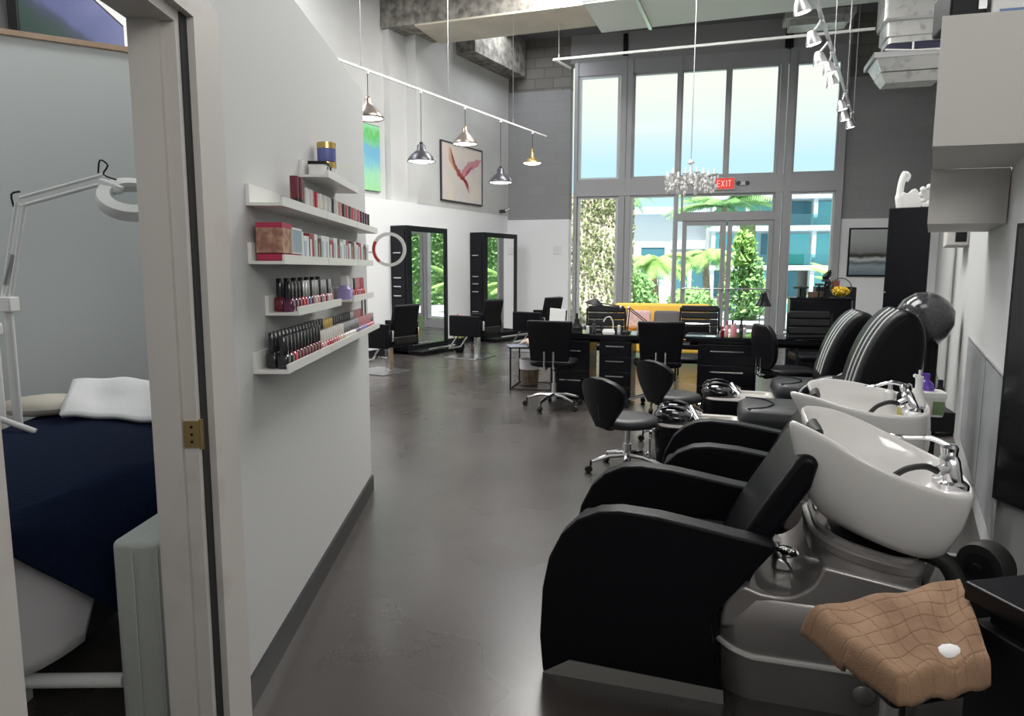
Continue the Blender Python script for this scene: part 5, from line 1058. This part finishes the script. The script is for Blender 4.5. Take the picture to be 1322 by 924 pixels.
# ------------------------------------------------------------------ treatment room
t = thing('treatment_bed', 'treatment bed under a navy blanket in the side room', 'bed', (0,0,0), 0)
A_, B_, C_, D_ = (-2.22,3.30),(-1.30,3.0),(-1.50,1.95),(-2.10,1.95)
MB().prism([A_,B_,C_,D_], .50, .66, 'z').obj('mattress', M['lamm'], t, bev=.03)
for x, y in ((-2.1,3.15),(-1.40,2.9),(-1.60,2.1),(-2.0,2.1)): MB().b2((x-.03,y-.03,0),(x+.03,y+.03,.5)).obj('leg', M['plas'], t)
MB().cyl((-2.0,2.02,.12),(-1.20,2.02,.13),.022).obj('crossbar', M['plas'], t)
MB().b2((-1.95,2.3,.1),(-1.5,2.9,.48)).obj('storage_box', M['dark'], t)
# blanket: top plus drape on the right/near side
E1, E2 = Vector((-1.42,1.62)), Vector((-1.05,2.36))       # top edge line on the doorway side
def blanket(u, v):
    # u along the edge, v: 0 far side of the bed, .6 edge, 1 hem
    Fa, Fb = Vector((-2.42,2.6)), Vector((-2.25,3.36))
    e_ = E1.lerp(E2, u) if u <= 1 else E2
    far = Vector((-1.86,1.8)).lerp(Vector((-2.20,3.40)), u)
    nr = Vector((-1.50,1.45)).lerp(Vector((-1.13,2.95)), u)
    if v < .6:
        s_ = v/.6; p = far.lerp(nr, s_); z = .735+.008*math.sin(p.x*14+p.y*9)-.02*(s_**8)
    else:
        s_ = (v-.6)/.4; drop = max(.07, .43-1.5*(.48-u) if u < .48 else .43-1.55*(u-.48)); nrm = Vector((.90,-.42)).normalized()
        z = .715-s_*drop; p = nr + nrm*(.055*math.sin(min(1,s_*2.2)*1.57)+.010*math.sin(u*34)*s_)
    return (p.x, p.y, z)
o = MB().grid(blanket, 70, 60).obj('blanket', M['navy'], solid=.015, smooth=80); tag(o, 'navy quilted blanket spread over the treatment bed, hanging down at its side', 'blanket')
def sheet(u, v):
    nr = Vector((-1.50,1.45)).lerp(Vector((-1.13,2.95)), u); drop = (.47 if u < .42 else .47-3*(u-.42)) if u < .46 else (.34+1.2*(u-.46) if u < .52 else max(.12, .41-1.5*(u-.52))); nrm = Vector((.90,-.42)).normalized()
    z = .69-v*drop; p = nr+nrm*(-.02+.012*math.sin(u*22)*v); return (p.x, p.y, z)
o = MB().grid(sheet, 50, 12).obj('bed_sheet', M['sheet'], solid=.004, smooth=80); tag(o, 'crumpled white sheet hanging from under the navy blanket', 'sheet')
def tw(u, v):
    p = Vector((-1.94,2.94)).lerp(Vector((-1.22,2.86)), u) + Vector((-.16,.36))*v; z = .765+.10*v+.006*math.sin(u*9+v*5)+.004*math.sin(u*21)+.004*math.sin(v*9); return (p.x, p.y, z)
o = MB().grid(tw, 30, 16).obj('paper_towel_sheet', M['towelw'], solid=.02, smooth=80); tag(o, 'white disposable towel over the head end of the navy bed', 'towel')
o = MB().ball((0,0,0), .17, 18, 10, (1.2,.8,.28)).obj('pillow', mat('cream_pillow', (.62,.58,.50), .9)); tag(o, 'cream head pillow partly under the white towel', 'pillow', None, (-2.12, 3.14, .775), 20)
t = thing('padded_bench', 'grey green upholstered bench end with piping, just inside the doorway', 'bench', (-1.015, 1.93, 0), 88)
MB().b2((0,0,.0),(.62,.15,.615)).obj('padded_block', M['cush'], t, bev=.022, seg=4, smooth=50)
MB().tube([(-.001,.085,.02),(-.001,.085,.58),(.02,.085,.612),(.62,.085,.612)], .004, 6).tube([(-.001,.012,.02),(-.001,.012,.585),(.02,.012,.610),(.62,.012,.61)], .004, 6).obj('piping', M['cush'], t)
# magnifier lamp
t = thing('magnifier_lamp', 'white jointed magnifying lamp over the treatment bed', 'lamp', (-2.03, 2.85, 0), 0)
L0, L1, L2 = Vector((-.03,0,1.28)), Vector((.06,0,1.66)), Vector((.40,0,1.75))
MB().b2((-.07,-.03,1.22),(.00,.03,1.28)).cyl((-.03,0,.50),(-.03,0,1.24),.018).obj('clamp', M['plas'], t, bev=.004)
for d in (-.016, .016): MB().cyl(L0+Vector((d,0,0)), L1+Vector((d,0,0)), .008, n=8).obj('lower_arm', M['plas'], t); MB().cyl(L1+Vector((0,0,d)), L2+Vector((0,0,d)), .008, n=8).obj('upper_arm', M['plas'], t)
MB().cyl(L0+Vector((0,0,.05)), L0.lerp(L1,.45), .011, n=8).obj('spring', M['steel'], t)
MB().tube(cr_spline([(L1.x-.03,0,1.64),(L1.x-.035,0,1.69),(L1.x,0,1.70)],3,False), .004, 6).obj('elbow_cable', M['lamm'], t)
MB().tube(cr_spline([(L2.x-.01,-.02,1.77),(L2.x,-.02,1.82),(L2.x+.03,-.02,1.80),(L2.x+.01,-.02,1.765),(L2.x+.06,-.02,1.745)],3,False), .0035, 6).obj('cable', M['lamm'], t)
hm = Matrix.Rotation(R(20),4,'Y') @ Matrix.Rotation(R(32),4,'X')
MB().lathe([(.075,-.02),(.125,-.03),(.13,-.01),(.125,.015),(.08,.02),(.075,-.02)], (.52,-.02,1.675), 32, hm).obj('lamp_ring', M['plas'], t, smooth=50)
MB().lathe([(.0001,0),(.077,0),(.077,.004),(.0001,.006)], (.52,-.02,1.675), 24, hm).obj('lens', M['clear'], t)
MB().box((.43,-.01,1.72),(.08,.05,.035),(0,R(22),0)).obj('head_joint', M['plas'], t, bev=.006)
t = thing('trolley_machine', 'white beauty machine trolley with drawers at the left edge of the side room', 'trolley', (-2.27, 2.72, 0), -10)
MB().b2((-.2,-.15,.02),(.10,.2,1.12)).obj('body', M['plas'], t, bev=.012)
MB().prism([(-.2,1.12),(.12,1.12),(.12,1.17),(-.2,1.30)], -.17, .2).obj('sloped_panel', M['plas'], t, bev=.01); MB().b2((.0,-.18,1.165),(.06,-.165,1.19)).obj('display', M['lamm'], t)
for k in range(5): d = MB().b2((-.19,-.165,.62+k*.085),(.09,-.152,.69+k*.085)).obj('drawer', M['plas'], t, bev=.003); MB().b2((.03,-.172,.645+k*.085),(.06,-.165,.665+k*.085)).obj('knob', M['lamm'] if k == 3 else M['plas'], d)
MB().tube(cr_spline([(.0,-.18,1.0),(.06,-.2,.9),(.09,-.2,.75),(.06,-.2,.62)],4,False), .006, 6).obj('red_cable', M['red'], t)
MB().cyl((.10,0,.86),(.33,.1,.74),.012).cyl((.10,0,.86),(.10,0,1.1),.014).obj('side_arm', M['plas'], t)
t = thing('television', 'television showing a blue mountain picture, above the wooden ledge at top left', 'television', (-2.70, 3.9, 2.62), 100)
MB().prism([(-.9,.0),(.60,.0),(.62,.09),(.10,.45),(-.9,.45)], .04, .07).obj('back', M['lamm'], t) if 0 else None
tv = MB().b2((.0,-.06,.0),(1.62,-.015,.58)).obj('bezel', M['lamm'], t, bev=.003)
def scr(n, t_, b): 
    c = ramp(n, noisy(n, t_, 5, .35, 2), [(0,(.02,.05,.04)),(.25,(.025,.06,.05)),(.42,(.05,.07,.12)),(.55,(.12,.14,.32)),(1,(.18,.20,.42))]); b.inputs['Base Color'].default_value = (0,0,0,1); b.inputs['Roughness'].default_value = .2
    n.links.new(c, b.inputs['Emission Color']); b.inputs['Emission Strength'].default_value = .75
MB().b2((.02,-.064,.02),(1.60,-.06,.56)).obj('screen', art('television_picture', scr), t, smooth=0)
MB().b2((.6,-.015,.2),(1.0,.0,.5)).obj('wall_mount', M['lamm'], t)
